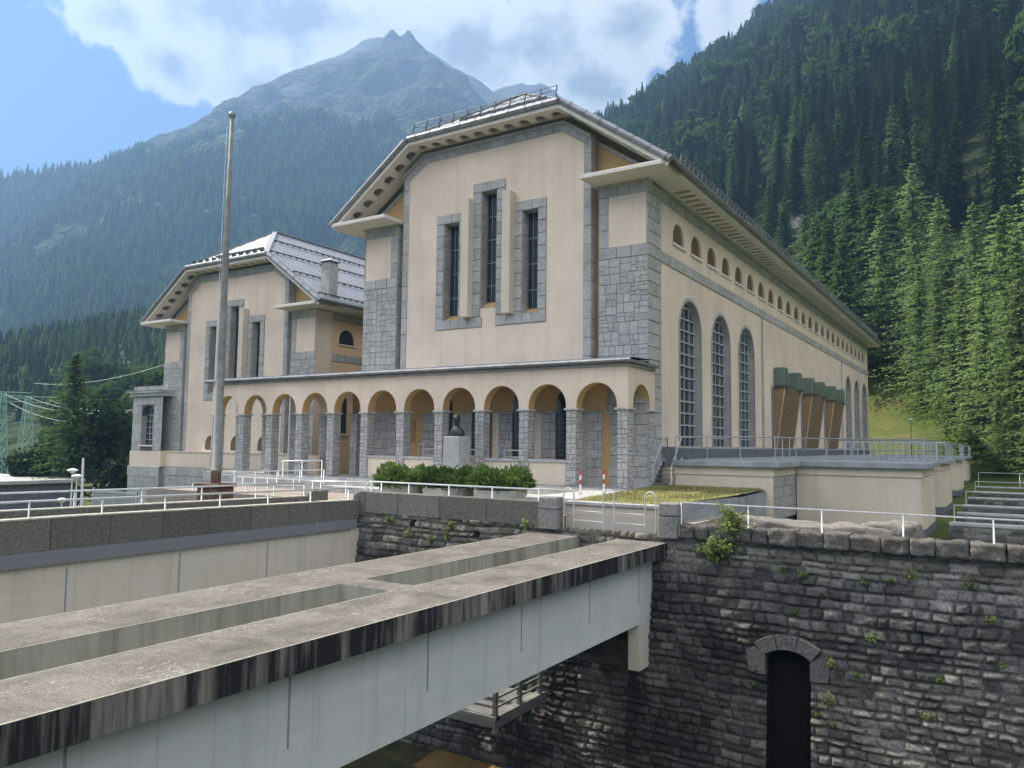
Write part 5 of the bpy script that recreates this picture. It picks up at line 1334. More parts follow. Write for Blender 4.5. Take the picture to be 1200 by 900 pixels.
TE = ([-100, 0, 300, 327, 338, 360, 424, 539, 784, 1200], [640, 600, 520, 480, 415, 380, 396, 430, 505, 640])
def hill_z(t, s, nz=True):
    z = .45 * (s + np.sqrt(s * s + 144)) - 2.6
    n = pnoise(t, s, 120, 1) * 14 + pnoise(t, s, 30, 2, 3) * 3 if nz else 0
    z = z + n * np.clip((s - 5) / 60, 0, 1)
    return z - 1.1 * np.maximum(0, t - np.interp(s, *TE))
def hill_xy(t, s): return HO[0] + HM[0] * t + HN[0] * s, HO[1] + HM[1] * t + HN[1] * s
tt = np.concatenate([np.arange(-420, 30, 9.), np.arange(30, 720, 7.)]); ss = np.concatenate([np.arange(-62, 40, 2.5), np.arange(40, 950, 8.)])
T_, S_ = np.meshgrid(tt, ss, indexing='ij'); HX, HY = hill_xy(T_, S_); HZ = hill_z(T_, S_)
HZ = np.where(T_ > 100, HZ - np.clip((T_ - 100) / 60, 0, 1) * np.clip((10 - S_) / 40, 0, 1) * 3, HZ)
hill = kind(grid_mesh('hillside', HX, HY, HZ, M['hillmix'] if 'hillmix' in M else M['hill']))
RIDGE = [(-1650, 300, 380), (-1518, 442, 400), (-1396, 575, 440), (-1344, 630, 459), (-1286, 700, 490), (-1254, 773, 558), (-1228, 823, 588), (-1172, 910, 668), (-1139, 972, 734), (-1096, 1044, 770), (-1072, 1103, 808), (-1046, 1133, 836), (-1037, 1146, 858), (-1032, 1151, 852), (-1026, 1156, 834), (-1019, 1161, 846), (-1012, 1167, 859), (-1003, 1178, 838), (-985, 1205, 800), (-969, 1230, 770), (-965, 1352, 700), (-954, 1480, 640), (-930, 1750, 560)]
SPURS = [([(-1096, 1044, 760), (-900, 900, 560), (-760, 760, 380), (-640, 640, 210)], .75), ([(-1254, 773, 555), (-1000, 640, 360), (-800, 520, 200), (-640, 430, 90)], .7),
         ([(-980, 1220, 780), (-760, 1080, 560), (-560, 900, 330)], .8), ([(-1396, 575, 435), (-1150, 430, 250), (-900, 300, 110)], .6)]
KNOLL = ([(-70, 78, 1), (-100, 72, 6), (-128, 66, 8), (-200, 110, 24), (-320, 220, 70), (-520, 380, 110)], .32)
def dist_lines(x, y, pts):
    best = np.full(np.shape(x), -1e9); bd = np.full(np.shape(x), 1e9)
    return pts
def ridge_z(x, y, pts, k):
    z = np.full(np.shape(x), -1e9)
    for a, b in zip(pts, pts[1:]):
        dx, dy = b[0] - a[0], b[1] - a[1]; l2 = dx * dx + dy * dy
        f = np.clip(((x - a[0]) * dx + (y - a[1]) * dy) / l2, 0, 1)
        d = np.hypot(x - a[0] - f * dx, y - a[1] - f * dy)
        z = np.maximum(z, a[2] + (b[2] - a[2]) * f - k * d)
    return z
def massif_z(x, y):
    z0 = ridge_z(x, y, RIDGE, .86)
    z = np.maximum(z0, np.maximum(ridge_z(x, y, [(-1039, 1144, 880), (-1036, 1148, 872)], 1.7), ridge_z(x, y, [(-1013, 1166, 879), (-1009, 1171, 866)], 1.7)))
    for p, k in SPURS: z = np.maximum(z, ridge_z(x, y, p, k))
    crest = ridge_z(x, y, RIDGE, 3.0)
    dcr = np.clip((z - crest) / 300, 0, 1)
    z = z + (pnoise(x, y, 260, 5, 6) * 38 - np.abs(pnoise(x, y, 150, 8, 4)) * 60 - np.abs(pnoise(x, y, 64, 18, 3)) * 22 - 4) * dcr * np.clip(z / 60, 0, 1) + pnoise(x, y, 40, 9, 3) * 5 * np.clip(z / 60, 0, 1)
    hi_ = np.clip((z - 330) / 250, 0, 1)
    z = z + hi_ * dcr * ((1 - np.abs(pnoise(x, y, 90, 14, 5)) * 2.2) * 30 - 22) + hi_ * np.clip(dcr, .06, 1) * pnoise(x, y, 22, 15, 4) * 20
    kz = ridge_z(x, y, *KNOLL) 
    z = np.maximum(z, kz)
    return np.maximum(z, -9)
gx = np.concatenate([np.arange(-2000, -900, 8.), np.arange(-900, -60, 10.)]); gy = np.concatenate([np.arange(40, 300, 12.), np.arange(300, 1800, 9.)])
GX, GY = np.meshgrid(gx, gy, indexing='ij'); GZ = massif_z(GX, GY)
kind(grid_mesh('mountain', GX, GY, GZ, M['massif']))
def far_ridge(name, pts, mat, k=.8, step=16, pad=420, amp=40):
    P = np.array(pts); x0, y0 = P[:, 0].min() - pad, P[:, 1].min() - pad; x1, y1 = P[:, 0].max() + pad, P[:, 1].max() + pad
    X, Y = np.meshgrid(np.arange(x0, x1, step), np.arange(y0, y1, step), indexing='ij')
    z = ridge_z(X, Y, pts, k); c = ridge_z(X, Y, pts, 3.5); z = z + pnoise(X, Y, 140, 4, 5) * amp * np.clip((z - c) / 200, .12, 1)
    kind(grid_mesh(name, X, Y, np.maximum(z, 0), mat))
far_ridge('far_mountain', [(-1211, 1306, 976), (-1146, 1380, 961), (-1134, 1390, 957), (-1091, 1421, 919), (-1049, 1451, 884), (-1005, 1482, 845), (-941, 1536, 738)], M['farmassif'])
far_ridge('far_peak', [(-1131, 1507, 859), (-1074, 1545, 898), (-1037, 1567, 920), (-1012, 1583, 923), (-996, 1592, 929), (-974, 1606, 914), (-962, 1614, 918), (-956, 1618, 931), (-950, 1622, 918), (-927, 1639, 892), (-886, 1665, 832)], M['farmassif'])
# the ground: one sheet out to the horizon with the river channel cut into it
gxx = np.concatenate([[-3100, -2000, -1200, -700, -400, -250, -160, -110, -80], np.arange(-60, 61, 4.), [80, 110, 160, 250, 400, 700, 1200, 2000, 3100]])
gyy = np.concatenate([[-560, -300, -150, -80, -50, -45, -44, -30, -20, -12, -8.80, -8.40, -7], np.arange(-4, 90, 4.), [100, 120, 150, 200, 280, 400, 600, 900, 1400, 2100, 3200]])
AX, AY = np.meshgrid(gxx, gyy, indexing='ij')
base = np.where(AX > 4, -2.05 + np.clip((-AY - 2) / 6, 0, 1) * .95, -3.7)
base = np.where(AX < -40, base - np.clip((-AX - 40) / 40, 0, 1) * 1.5, base)
AZ = np.where(AY < -44.5, 0, np.where(AY < -8.7, -9.6, base))
kind(grid_mesh('ground', AX, AY, AZ, M['meadow'], smooth=False))
w = MB(); w.add([(-400, -44.6, -9.2), (400, -44.6, -9.2), (400, -9.5, -9.2), (-400, -9.5, -9.2)], [(0, 1, 2, 3)]); kind(w.build('river_water', M['water']))
w = MB(); w.add([(-4.2, -9.7, -9.17), (-1.4, -9.7, -9.17), (-.6, -11.6, -9.17), (-3.9, -11.6, -9.17)], [(0, 1, 2, 3)]); kind(w.build('river_lit_bed', M['sill']))  # shallow brown bed, its sunlit orange put into the colour

# ------------------------------------------------------------------ trees
def conifer(seed, h=1.0, rad=.17, whorls=44, per=9, clumps=8, leaf=.020, bare=.10, droop=.35, shape=.85):
    """needle sprays on drooping limbs; unit height"""
    rnd = random.Random(seed); g = MB()
    for i in range(whorls):
        f = (i + rnd.random() * .8) / whorls; z = bare + (1 - bare) * f ** .92
        L = rad * (1 - f) ** shape * rnd.uniform(.75, 1.12) + .008
        n = max(3, int(per * (1 - f * .5)))
        a0 = rnd.uniform(0, 6.28)
        for k in range(n):
            a = a0 + 6.283 * k / n + rnd.uniform(-.3, .3); l = L * rnd.uniform(.45, 1.2); zb_ = z + rnd.uniform(-1, 1) * .9 / whorls
            gap = noise.noise(Vector((math.cos(a) * 1.3, math.sin(a) * 1.3, z * 9 + seed)))
            if gap < -.33: continue
            l *= 1 + .35 * gap
            ca, sa = math.cos(a), math.sin(a); dr = droop * rnd.uniform(.4, 1.3)
            for c in range(clumps):
                q = (c + .6 + rnd.random() * .5) / clumps; r = l * q
                zz = zb_ + .10 * l - dr * l * q * q + .12 * l * q
                s = leaf * (.7 + .7 * rnd.random()) * (1.15 - .45 * q) * (1 - f * .4); side = rnd.uniform(-1, 1) * l * .20 * (1 - q * .4)
                p = Vector((ca * r - sa * side, sa * r + ca * side, zz + rnd.uniform(-.4, .4) * s))
                d = Vector((ca + rnd.uniform(-.6, .6), sa + rnd.uniform(-.6, .6), rnd.uniform(-.7, .15))).normalized(); w = d.cross(Vector((rnd.uniform(-.5, .5), rnd.uniform(-.5, .5), 1))).normalized()
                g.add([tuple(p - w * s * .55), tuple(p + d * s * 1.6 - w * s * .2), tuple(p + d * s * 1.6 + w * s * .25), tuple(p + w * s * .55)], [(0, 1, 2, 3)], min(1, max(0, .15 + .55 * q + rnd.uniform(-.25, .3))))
    for k in range(14): p = Vector((0, 0, .93 + .07 * k / 13)); s = leaf * .5; a = rnd.uniform(0, 6.28); g.add([tuple(p), (math.cos(a) * s, math.sin(a) * s, p.z - s * .4), (math.cos(a + .7) * s, math.sin(a + .7) * s, p.z - s * .2)], [(0, 1, 2)], .8)
    return g
def far_conifer(seed, layers=17, per=8, rad=.20):
    rnd = random.Random(seed); g = MB()
    for i in range(layers):
        f = i / layers; z = .07 + .90 * f; L = rad * (1 - f) ** .8 * rnd.uniform(.75, 1.15) + .01; a0 = rnd.uniform(0, 6.28)
        for k in range(per):
            a = a0 + 6.283 * k / per + rnd.uniform(-.3, .3); l = L * rnd.uniform(.65, 1.2); w = l * .42
            ca, sa = math.cos(a), math.sin(a); tz = z - l * rnd.uniform(.25, .8); up = z + .075
            g.add([(0, 0, up), (ca * l * .6 - sa * w, sa * l * .6 + ca * w, (z + tz) / 2), (ca * l, sa * l, tz), (ca * l * .6 + sa * w, sa * l * .6 - ca * w, (z + tz) / 2)], [(0, 1, 2, 3)], min(1, max(0, .2 + .6 * rnd.random())))
    g.add([(0, 0, 1), (.012, 0, .9), (-.008, .01, .9), (-.008, -.01, .9)], [(0, 1, 2), (0, 2, 3), (0, 3, 1)], .5)
    return g
def broadleaf(seed, n=3000, rx=.42, leaf=.040, z0=.12):
    """many leaf faces gathered into uneven clumps; unit height"""
    rnd = random.Random(seed); g = MB(); cl = []
    for i in range(26):
        a = rnd.uniform(0, 6.28); zz = rnd.uniform(z0 + .06, .88); env = rx * math.sin(math.pi * min(1, max(0, (zz - z0 + .05) / (1.0 - z0 + .02)))) ** .55
        r = env * rnd.uniform(.15, .85); cl.append((Vector((math.cos(a) * r, math.sin(a) * r, zz)), rnd.uniform(.10, .18), rnd.uniform(-.2, .25)))
    for i in range(n):
        c, s, t = cl[rnd.randrange(len(cl))]; d = Vector((rnd.gauss(0, 1), rnd.gauss(0, 1), rnd.gauss(0, .8))).normalized(); p = c + d * s * rnd.uniform(.5, 1.1)
        nn = (d + Vector((rnd.uniform(-.7, .7), rnd.uniform(-.7, .7), rnd.uniform(-.2, .8)))).normalized(); u = nn.cross(Vector((rnd.uniform(-1, 1), rnd.uniform(-1, 1), .3))).normalized(); v = nn.cross(u); q = leaf * rnd.uniform(.5, 1.1)
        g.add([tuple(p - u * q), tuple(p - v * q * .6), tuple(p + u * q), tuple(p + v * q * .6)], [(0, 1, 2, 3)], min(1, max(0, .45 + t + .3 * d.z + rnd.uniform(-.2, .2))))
    return g
def trunk(seed, h=1.0, r=.014, limbs=10, bare=.12, spread=.12, conif=True):
    rnd = random.Random(seed); g = MB()
    g.tube([(0, 0, -.03), (.002, .001, .25 * h), (-.002, .002, .6 * h), (0, 0, .97 * h)], [r * 1.25, r, r * .6, r * .12], 7, .5)
    for i in range(limbs):
        z = bare * .5 + rnd.random() * (.75 - bare * .5); a = rnd.uniform(0, 6.28); l = spread * (1 - z) * rnd.uniform(.6, 1.1); e = .05 if conif else .6
        g.tube([(0, 0, z), (math.cos(a) * l * .6, math.sin(a) * l * .6, z + l * e * .4), (math.cos(a) * l, math.sin(a) * l, z + l * e - (.2 * l if conif else 0))], [r * .35, r * .22, r * .08], 5, .5)
    return g
def tree_kind(name, label, cat, gcrown, gtrunk, mat, h, loc, group):
    t = thing(name, label, cat, (0, 0, 0), group)
    gcrown.build('crown', M[mat], t); gtrunk.build('trunk', M['bark'], t)
    t.location = loc; t.scale = (h, h, h); return t
rnd = random.Random(21)
# bright larches at the right edge, and the taller mixed stand behind the power house
LG = 'larches at the right edge'
def gz(x, y):
    d = np.array([x, y]) - HO; return float(hill_z(np.array([d @ HM]), np.array([d @ HN]))[0])
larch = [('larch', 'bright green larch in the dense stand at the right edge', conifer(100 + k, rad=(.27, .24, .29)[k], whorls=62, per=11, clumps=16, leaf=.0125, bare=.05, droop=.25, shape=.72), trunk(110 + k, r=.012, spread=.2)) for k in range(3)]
base_l = []
spots = [(15.6, 66, 25.5), (12.2, 72, 22), (18.5, 60, 22), (20.5, 72, 27), (9.8, 80, 22), (14.6, 78, 29), (23.5, 64, 23), (6.6, 88, 20), (11.2, 92, 27), (18.5, 86, 32), (26, 80, 30), (13.3, 62, 9), (17.2, 55, 13), (8.6, 79, 15), (4.0, 93, 21), (7.4, 98, 24), (10.4, 74, 11)]
for i, (x, y, h) in enumerate(spots):
    k = i % 3; z = gz(x, y) - .2
    if i < 3: base_l.append(tree_kind(larch[k][0], larch[k][1], 'tree', larch[k][2], larch[k][3], 'larch', h, (x, y, z), LG))
    else: tree_copy(base_l[k], (x, y, z), rnd.uniform(0, 6.28), (h * rnd.uniform(.9, 1.1), h * rnd.uniform(.9, 1.1), h), larch[k][1], LG)
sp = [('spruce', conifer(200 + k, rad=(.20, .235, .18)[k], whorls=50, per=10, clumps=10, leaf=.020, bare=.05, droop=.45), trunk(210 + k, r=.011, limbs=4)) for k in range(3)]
base_s = []
MG = 'tall trees behind the far end of the power house'; ML = 'tall dark conifer with a bare lower trunk behind the far end of the power house'
mids = [(-7.6, 101, 27), (-2.2, 106, 30), (-11, 108, 28), (3.0, 101, 27), (-4.8, 116, 28), (1.5, 118, 30), (-14.5, 116, 27), (6.0, 110, 26), (-9, 122, 29), (-18, 124, 28)]
hi = conifer(230, rad=.20, whorls=52, per=10, clumps=11, leaf=.019, bare=.26, droop=.4); ht = trunk(231, r=.011, limbs=16, bare=.1, spread=.14)
bm_ = None
for i, (x, y, h) in enumerate(mids):
    z = gz(x, y) - .3
    if bm_ is None: bm_ = tree_kind('conifer', ML, 'tree', hi, ht, 'midneedle' if 'midneedle' in M else 'spruce', h, (x, y, z), MG)
    elif i % 2: tree_copy(base_l[i % 3], (x, y, z), rnd.uniform(0, 6.28), h * .92, 'bright green larch standing among the tall trees behind the far end of the power house', MG)
    else: tree_copy(bm_, (x, y, z), rnd.uniform(0, 6.28), h, ML, MG)
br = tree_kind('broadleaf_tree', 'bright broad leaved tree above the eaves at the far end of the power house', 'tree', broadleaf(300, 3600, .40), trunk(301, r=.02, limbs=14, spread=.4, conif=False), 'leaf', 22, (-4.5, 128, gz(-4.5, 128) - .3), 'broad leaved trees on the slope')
tree_copy(br, (-13, 136, gz(-13, 136)), 1.5, 21, 'bright broad leaved tree left of the other one above the far eaves', 'broad leaved trees on the slope')
# the slope forest
SG2 = 'pale larches on the slope'
def hillpt(t, s_): a, b = hill_xy(t, s_); return (float(a), float(b), float(hill_z(np.array([t * 1.]), np.array([s_ * 1.]))[0]) - .3)
rs = np.random.RandomState(3)
n = 34000
tq = rs.uniform(-330, 560, n); sq = 22 + 830 * rs.uniform(0, 1, n) ** .8
x, y = hill_xy(tq, sq); z = hill_z(tq, sq)
u, v, dpt = in_view(np.stack([x, y, z + 18], -1))
clear = pnoise(tq, sq, 70, 12, 3)
cliff = (np.hypot((tq + 38) / 60, (sq - 235) / 26) < 1) & (rs.uniform(0, 1, n) < .72)
ok = (dpt > 60) & (u > -60) & (u < 1270) & (v > -120) & (v < 640) & (clear < .8) & (tq < np.interp(sq, *TE) + 6) & ~cliff
ok &= rs.uniform(0, 1, n) < np.clip(120 / np.maximum(dpt, 1) * 2.2, .35, 1)
x, y, z, u, v, dpt = [a[ok] for a in (x, y, z, u, v, dpt)]
hh = rs.uniform(12, 22, len(x)) * np.where(rs.uniform(0, 1, len(x)) < .22, rs.uniform(.45, .8, len(x)), 1)
dz = np.array([x, y]).T
# only what the roof line leaves visible can be told apart
top = np.where(u < 655, 60, np.where(u < 1027, 112 + (u - 655) * .775, 470))
u2, v2, _ = in_view(np.stack([x, y, z + hh * .7], -1))
seen = (v2 < top - 6) & (u2 > 655) & (u2 < 1205) & (v2 > -4)
order = np.argsort(dpt); ind = [i for i in order if seen[i]][:225]
SG = 'conifers crowding the steep slope behind the power house'; SL = 'dark green conifer among the crowd on the steep slope behind the power house'
pl_ = None; dd_ = None; PL = 'pale green larch standing among the dark conifers of the steep slope'; DL = 'grey leafless dead conifer among the trees of the steep slope'
for j, i in enumerate(ind):
    k = j % 3; loc = (float(x[i]), float(y[i]), float(z[i]) - .4); h = float(hh[i])
    if j % 6 == 5:
        if pl_ is None: pl_ = tree_kind('larch', PL, 'tree', conifer(240, rad=.22, whorls=46, per=9, clumps=10, leaf=.019, bare=.06, droop=.3), trunk(241, r=.011, limbs=4), 'midneedle', h, loc, SG2)
        else: tree_copy(pl_, loc, rnd.uniform(0, 6.28), (h * rnd.uniform(.85, 1.2), h * rnd.uniform(.85, 1.2), h), PL, SG2)
    elif j in (101, 190):
        if dd_ is None: dd_ = thing('dead_tree', DL, 'tree', (0, 0, 0), 'dead trees on the slope'); trunk(251, r=.013, limbs=60, bare=.3, spread=.16).build('trunk', M['deadwood'], dd_); dd_.location = loc; dd_.scale = (h, h, h)
        else: tree_copy(dd_, loc, rnd.uniform(0, 6.28), h, DL, 'dead trees on the slope')
    elif len(base_s) < 3: base_s.append(tree_kind('spruce', SL, 'tree', sp[k][1], sp[k][2], 'spruce', h, loc, SG))
    else: tree_copy(base_s[k], loc, rnd.uniform(0, 6.28), (h * rnd.uniform(.85, 1.2), h * rnd.uniform(.85, 1.2), h), SL, SG)
rest = np.setdiff1d(np.arange(len(x)), np.array(ind))
def forest(name, P, H, srcs, seed):
    """the far-off wood as ONE object: tree crowns instanced on points"""
    rs = np.random.RandomState(seed)
    me = bpy.data.meshes.new(name); me.from_pydata([tuple(p) for p in P], [], [])
    a = me.attributes.new('sc', 'FLOAT_VECTOR', 'POINT'); w = H * rs.uniform(.85, 1.25, len(H)); a.data.foreach_set('vector', np.stack([w, w, H], -1).astype(np.float32).ravel())
    a = me.attributes.new('rz', 'FLOAT_VECTOR', 'POINT'); a.data.foreach_set('vector', np.stack([H * 0, H * 0, rs.uniform(0, 6.28, len(H))], -1).astype(np.float32).ravel())
    a = me.attributes.new('kd', 'INT', 'POINT'); a.data.foreach_set('value', rs.randint(0, len(srcs), len(H)).astype(np.int32))
    o = bpy.data.objects.new(name, me); COL.objects.link(o); kind(o, 'stuff')
    ng = bpy.data.node_groups.new(name, 'GeometryNodeTree')
    ng.interface.new_socket('Geometry', in_out='INPUT', socket_type='NodeSocketGeometry'); ng.interface.new_socket('Geometry', in_out='OUTPUT', socket_type='NodeSocketGeometry')
    gi = ng.nodes.new('NodeGroupInput'); go = ng.nodes.new('NodeGroupOutput'); jn = ng.nodes.new('GeometryNodeJoinGeometry'); m2p = ng.nodes.new('GeometryNodeMeshToPoints')
    ng.links.new(gi.outputs[0], m2p.inputs[0])
    at = {}
    for k, ty in (('sc', 'FLOAT_VECTOR'), ('rz', 'FLOAT_VECTOR'), ('kd', 'INT')):
        nd = ng.nodes.new('GeometryNodeInputNamedAttribute'); nd.data_type = ty; nd.inputs[0].default_value = k; at[k] = nd.outputs[0]
    for k, s in enumerate(srcs):
        ip = ng.nodes.new('GeometryNodeInstanceOnPoints'); oi = ng.nodes.new('GeometryNodeObjectInfo'); oi.inputs[0].default_value = s; oi.inputs[1].default_value = True; oi.transform_space = 'ORIGINAL'
        cm = ng.nodes.new('FunctionNodeCompare'); cm.data_type = 'INT'; cm.operation = 'EQUAL'; cm.inputs[3].default_value = k
        e2r = ng.nodes.new('FunctionNodeEulerToRotation')
        ng.links.new(at['kd'], cm.inputs[2]); ng.links.new(m2p.outputs[0], ip.inputs['Points']); ng.links.new(cm.outputs[0], ip.inputs['Selection'])
        ng.links.new(oi.outputs['Geometry'], ip.inputs['Instance']); ng.links.new(at['rz'], e2r.inputs[0]); ng.links.new(e2r.outputs[0], ip.inputs['Rotation']); ng.links.new(at['sc'], ip.inputs['Scale'])
        ng.links.new(ip.outputs[0], jn.inputs[0])
    ng.links.new(jn.outputs[0], go.inputs[0])
    md = o.modifiers.new('scatter', 'NODES'); md.node_group = ng
    return o
# trees of the far slopes: small individuals are the patterns the wood repeats
FT = []
for k in range(3):
    t = tree_kind('far_conifer', SL, 'tree', far_conifer(400 + k), trunk(410 + k, r=.012, limbs=0), 'spruce', 18, (0, 0, 0), SG)
    j = rest[np.argsort(dpt[rest])][[i for i, q in enumerate(np.argsort(dpt[rest])) if seen[rest[q]]][40 + k * 7]]
    t.location = (float(x[j]) + 2.5, float(y[j]), float(z[j]) - .3); t.name = 'spruce'; FT.append(t)
crowns = [c for t in FT for c in t.children if c.name.startswith('crown')]
pale = tree_kind('larch', 'pale green larch among the dark conifers of the steep slope', 'tree', far_conifer(440, 15, 8, .23), trunk(441, r=.012, limbs=0), 'midneedle', 19, hillpt(60, 150), SG2)
leafy = tree_kind('broadleaf_tree', 'light green leafy tree among the dark conifers of the steep slope', 'tree', broadleaf(330, 500, .40, .09), trunk(331, r=.02, limbs=4, conif=False), 'leaf', 14, hillpt(20, 120), 'broad leaved trees on the slope')
cr = lambda t: [c for c in t.children if c.name.startswith('crown')]
forest('forest', np.stack([x[rest], y[rest], z[rest] - .4], -1), hh[rest], crowns * 3 + cr(base_s[0]) + cr(base_s[1]) + cr(pale) + cr(leafy), 5)
n = 42000
az = rs.uniform(R(-72), R(-22), n); dd = 215 + 1450 * rs.uniform(0, 1, n) ** .8
x2 = CAM[0] + np.sin(az) * dd; y2 = CAM[1] + np.cos(az) * dd; z2 = massif_z(x2, y2)
u, v, dpt2 = in_view(np.stack([x2, y2, z2 + 12], -1))
tl = pnoise(x2, y2, 160, 31, 4)
ok = (z2 > 3) & (z2 < 455 + tl * 110) & (u > -40) & (u < 720) & (v > 100) & (v < 560) & ((tl < .6) | (dd < 650)) & (dd > 215)
ok &= rs.uniform(0, 1, n) < np.where(z2 < 250, 1, .7)
forest('far_forest', np.stack([x2[ok], y2[ok], z2[ok] - .4], -1), np.clip(dd[ok] / 46, 6, 17) * rs.uniform(.75, 1.25, ok.sum()), crowns + cr(pale) * 4, 6)
# broad leaved trees on the rise at the left, then the two big trees by the shed
KG = 'leafy trees on the rise behind the smaller power house'; KL = 'leafy green tree on the low rise behind the smaller power house'
kp = None; q = 0; i = 0
while q < 34:
    i += 1; a = R(rnd.uniform(-62.5, -46)); d = rnd.uniform(128, 230); xx = CAM[0] + math.sin(a) * d; yy = CAM[1] + math.cos(a) * d
    zz = float(massif_z(np.array([xx]), np.array([yy]))[0])
    if zz < -3: zz = -4
    h = rnd.uniform(9, 15)
    if kp is None: kp = tree_kind('broadleaf_tree', KL, 'tree', broadleaf(320, 2600, .42, .045), trunk(321, r=.02, limbs=10, spread=.4, conif=False), 'leaf', h, (xx, yy, zz - .3), KG)
    else: tree_copy(kp, (xx, yy, zz - .3), rnd.uniform(0, 6.28), (h * 1.1, h * 1.1, h), KL, KG)
    q += 1
ll = conifer(500, rad=.36, whorls=62, per=12, clumps=16, leaf=.015, bare=.03, droop=.15, shape=.75)
tree_kind('larch', 'tall green larch between the pylons and the smaller power house', 'tree', ll, trunk(501, r=.014, spread=.2), 'midneedle', 14.2, (-57.6, 4.9, -4.6), None)
tree_kind('broadleaf_tree', 'dense dark round tree just left of the stone bay', 'tree', broadleaf(510, 5200, .47, .036, .02), trunk(511, r=.02, limbs=10, spread=.4, conif=False), 'dleaf', 9.8, (-53.5, 7.2, -4.4), None)
tree_copy([o for o in COL.objects if o.name.startswith('broadleaf_tree') and o.get('label', '').startswith('dense dark')][0], (-61.8, 3.5, -4.6), 2, 6.0, 'small dark bushy tree at the foot of the tall larch', None)

# ------------------------------------------------------------------ air, sky, sun
hz = bpy.data.materials.new('valley_haze'); hz.use_nodes = True; nt = hz.node_tree; nt.nodes.clear()
out = nt.nodes.new('ShaderNodeOutputMaterial'); pv = nt.nodes.new('ShaderNodeVolumePrincipled')
pv.inputs['Color'].default_value = (.22, .39, .66, 1); pv.inputs['Density'].default_value = .00054; pv.inputs['Anisotropy'].default_value = .35
nt.links.new(pv.outputs[0], out.inputs['Volume'])
h = MB(); h.box(-3150, 3150, -600, 3300, -10.8, 1010); ho = h.build('haze', hz, loc=(0, 0, 0)); kind(ho, 'stuff')
SUN_EL, SUN_A = 50, -1.5
sd = Vector((-math.cos(R(SUN_EL)) * math.cos(R(SUN_A)), math.cos(R(SUN_EL)) * math.sin(R(SUN_A)), math.sin(R(SUN_EL))))
sl_ = bpy.data.lights.new('sun', 'SUN'); sl_.energy = 5.0; sl_.angle = R(.5); sl_.color = (1, .93, .82)
so_ = bpy.data.objects.new('sun', sl_); COL.objects.link(so_); so_.rotation_euler = sd.to_track_quat('Z', 'Y').to_euler(); so_.location = (-60, 0, 80)
wd = bpy.data.worlds.new('World'); SC.world = wd; wd.use_nodes = True; nt = wd.node_tree; nt.nodes.clear()
out = nt.nodes.new('ShaderNodeOutputWorld'); bg = nt.nodes.new('ShaderNodeBackground'); sky = nt.nodes.new('ShaderNodeTexSky')
sky.sky_type = 'NISHITA'; sky.sun_disc = False; sky.sun_elevation = R(SUN_EL); sky.sun_rotation = R(270 + SUN_A); sky.altitude = 1000; sky.air_density = 1.0; sky.dust_density = .15; sky.ozone_density = 1.2
tc = nt.nodes.new('ShaderNodeTexCoord'); D = tc.outputs['Generated']
def dotv(vec):
    n_ = N(nt, 'ShaderNodeVectorMath', operation='DOT_PRODUCT'); nt.links.new(D, n_.inputs[0]); n_.inputs[1].default_value = vec; return n_.outputs['Value']
acc = None; front = None
for blob in [(-49.9, 28.6, 15.3, 4.8), (-61.0, 26.8, 4.2, 2.5), (-57.2, 24.6, 3.2, 2.9), (-51.5, 23.7, 4.0, 3.6), (-31.4, 28.1, 7.5, 4.7), (-35.3, 27.8, 9.4, 3.8), (-26.8, 25.6, 4.4, 2.8), (-24.2, 29.0, 4.3, 3.1),
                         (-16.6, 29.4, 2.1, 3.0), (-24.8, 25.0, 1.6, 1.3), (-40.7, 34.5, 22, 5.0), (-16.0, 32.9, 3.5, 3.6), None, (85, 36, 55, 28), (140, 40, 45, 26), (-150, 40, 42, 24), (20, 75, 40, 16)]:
    if blob is None: front, acc = acc, None; continue
    az_, el_, ra, re = blob
    a, e = R(az_), R(el_); c = (math.sin(a) * math.cos(e), math.cos(a) * math.cos(e), math.sin(e)); t = (math.cos(a), -math.sin(a), 0); u = (-math.sin(a) * math.sin(e), -math.cos(a) * math.sin(e), math.cos(e))
    A = math_(nt, 'DIVIDE', dotv(t), math.sin(R(ra))); B = math_(nt, 'DIVIDE', dotv(u), math.sin(R(re)))
    r_ = math_(nt, 'SQRT', math_(nt, 'ADD', math_(nt, 'MULTIPLY', A, A), math_(nt, 'MULTIPLY', B, B)))
    r_ = math_(nt, 'ADD', r_, math_(nt, 'MULTIPLY', math_(nt, 'LESS_THAN', dotv(c), .3), 9))
    val = math_(nt, 'SUBTRACT', 1.0, r_)
    acc = val if acc is None else math_(nt, 'SMOOTH_MAX', acc, val, .08)
nf = N(nt, 'ShaderNodeTexNoise'); nf.inputs['Scale'].default_value = 9; nf.inputs['Detail'].default_value = 9; nf.inputs['Roughness'].default_value = .6; nt.links.new(D, nf.inputs['Vector'])
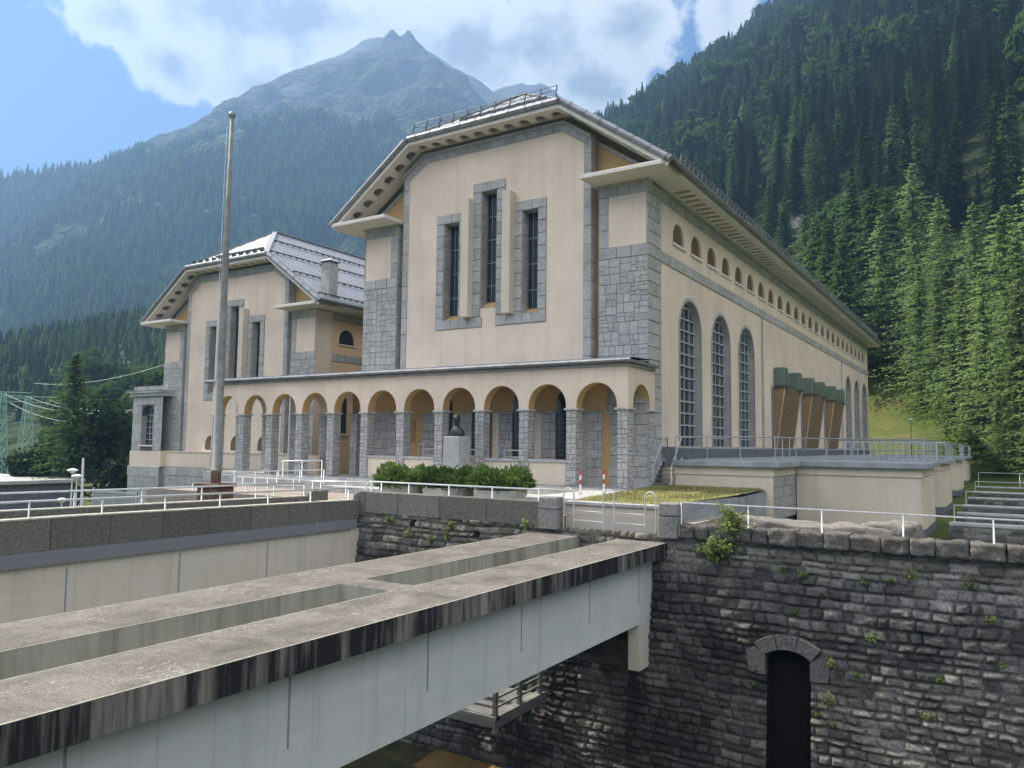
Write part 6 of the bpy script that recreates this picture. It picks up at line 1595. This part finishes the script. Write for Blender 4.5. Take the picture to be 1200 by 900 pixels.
nf2 = N(nt, 'ShaderNodeTexNoise'); nf2.inputs['Scale'].default_value = 22; nf2.inputs['Detail'].default_value = 7; nf2.inputs['Roughness'].default_value = .6; nt.links.new(D, nf2.inputs['Vector'])
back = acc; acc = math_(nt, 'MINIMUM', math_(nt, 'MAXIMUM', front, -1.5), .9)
den = math_(nt, 'ADD', acc, math_(nt, 'MULTIPLY', math_(nt, 'SUBTRACT', nf.outputs['Fac'], .5), 1.45))
den = math_(nt, 'ADD', den, math_(nt, 'MULTIPLY', math_(nt, 'SUBTRACT', nf2.outputs['Fac'], .5), 1.0))
mask = ramp(nt, den, [(.0, 0), (.22, 1)])
wht = N(nt, 'ShaderNodeRGB'); 
ccol = ramp(nt, math_(nt, 'ADD', den, math_(nt, 'MULTIPLY', math_(nt, 'SUBTRACT', nf2.outputs['Fac'], .5), .35)), [(.05, (.72, .80, .92)), (.15, (1.0, 1.0, .99)), (.48, (.90, .91, .92)), (.95, (.42, .45, .50))])
CL = 7.6
ccol = mix(nt, 1.0, ccol, (CL, CL, CL), 'MULTIPLY')
skyc = mix(nt, 1.0, sky.outputs[0], (.56, .67, .90), 'MULTIPLY')
fin = mix(nt, mask, skyc, ccol)
# added bright clouds outside the view, there to lift the fill light
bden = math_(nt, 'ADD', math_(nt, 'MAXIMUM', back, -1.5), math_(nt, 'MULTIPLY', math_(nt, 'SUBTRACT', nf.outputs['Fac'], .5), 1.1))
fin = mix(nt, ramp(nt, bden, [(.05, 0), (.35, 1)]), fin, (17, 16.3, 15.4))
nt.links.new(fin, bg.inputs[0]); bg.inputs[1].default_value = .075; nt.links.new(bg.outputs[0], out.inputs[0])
vs = SC.view_settings; vs.view_transform = 'Standard'; vs.look = 'None'; vs.exposure = 1.33; vs.gamma = 1; vs.use_curve_mapping = False
SC.render.engine = 'CYCLES'; SC.cycles.use_denoising = True; SC.cycles.max_bounces = 6; SC.cycles.diffuse_bounces = 4; SC.cycles.volume_bounces = 0; SC.cycles.transparent_max_bounces = 4
SC.cycles.use_adaptive_sampling = True; SC.cycles.adaptive_threshold = .02; SC.cycles.caustics_reflective = False; SC.cycles.caustics_refractive = False
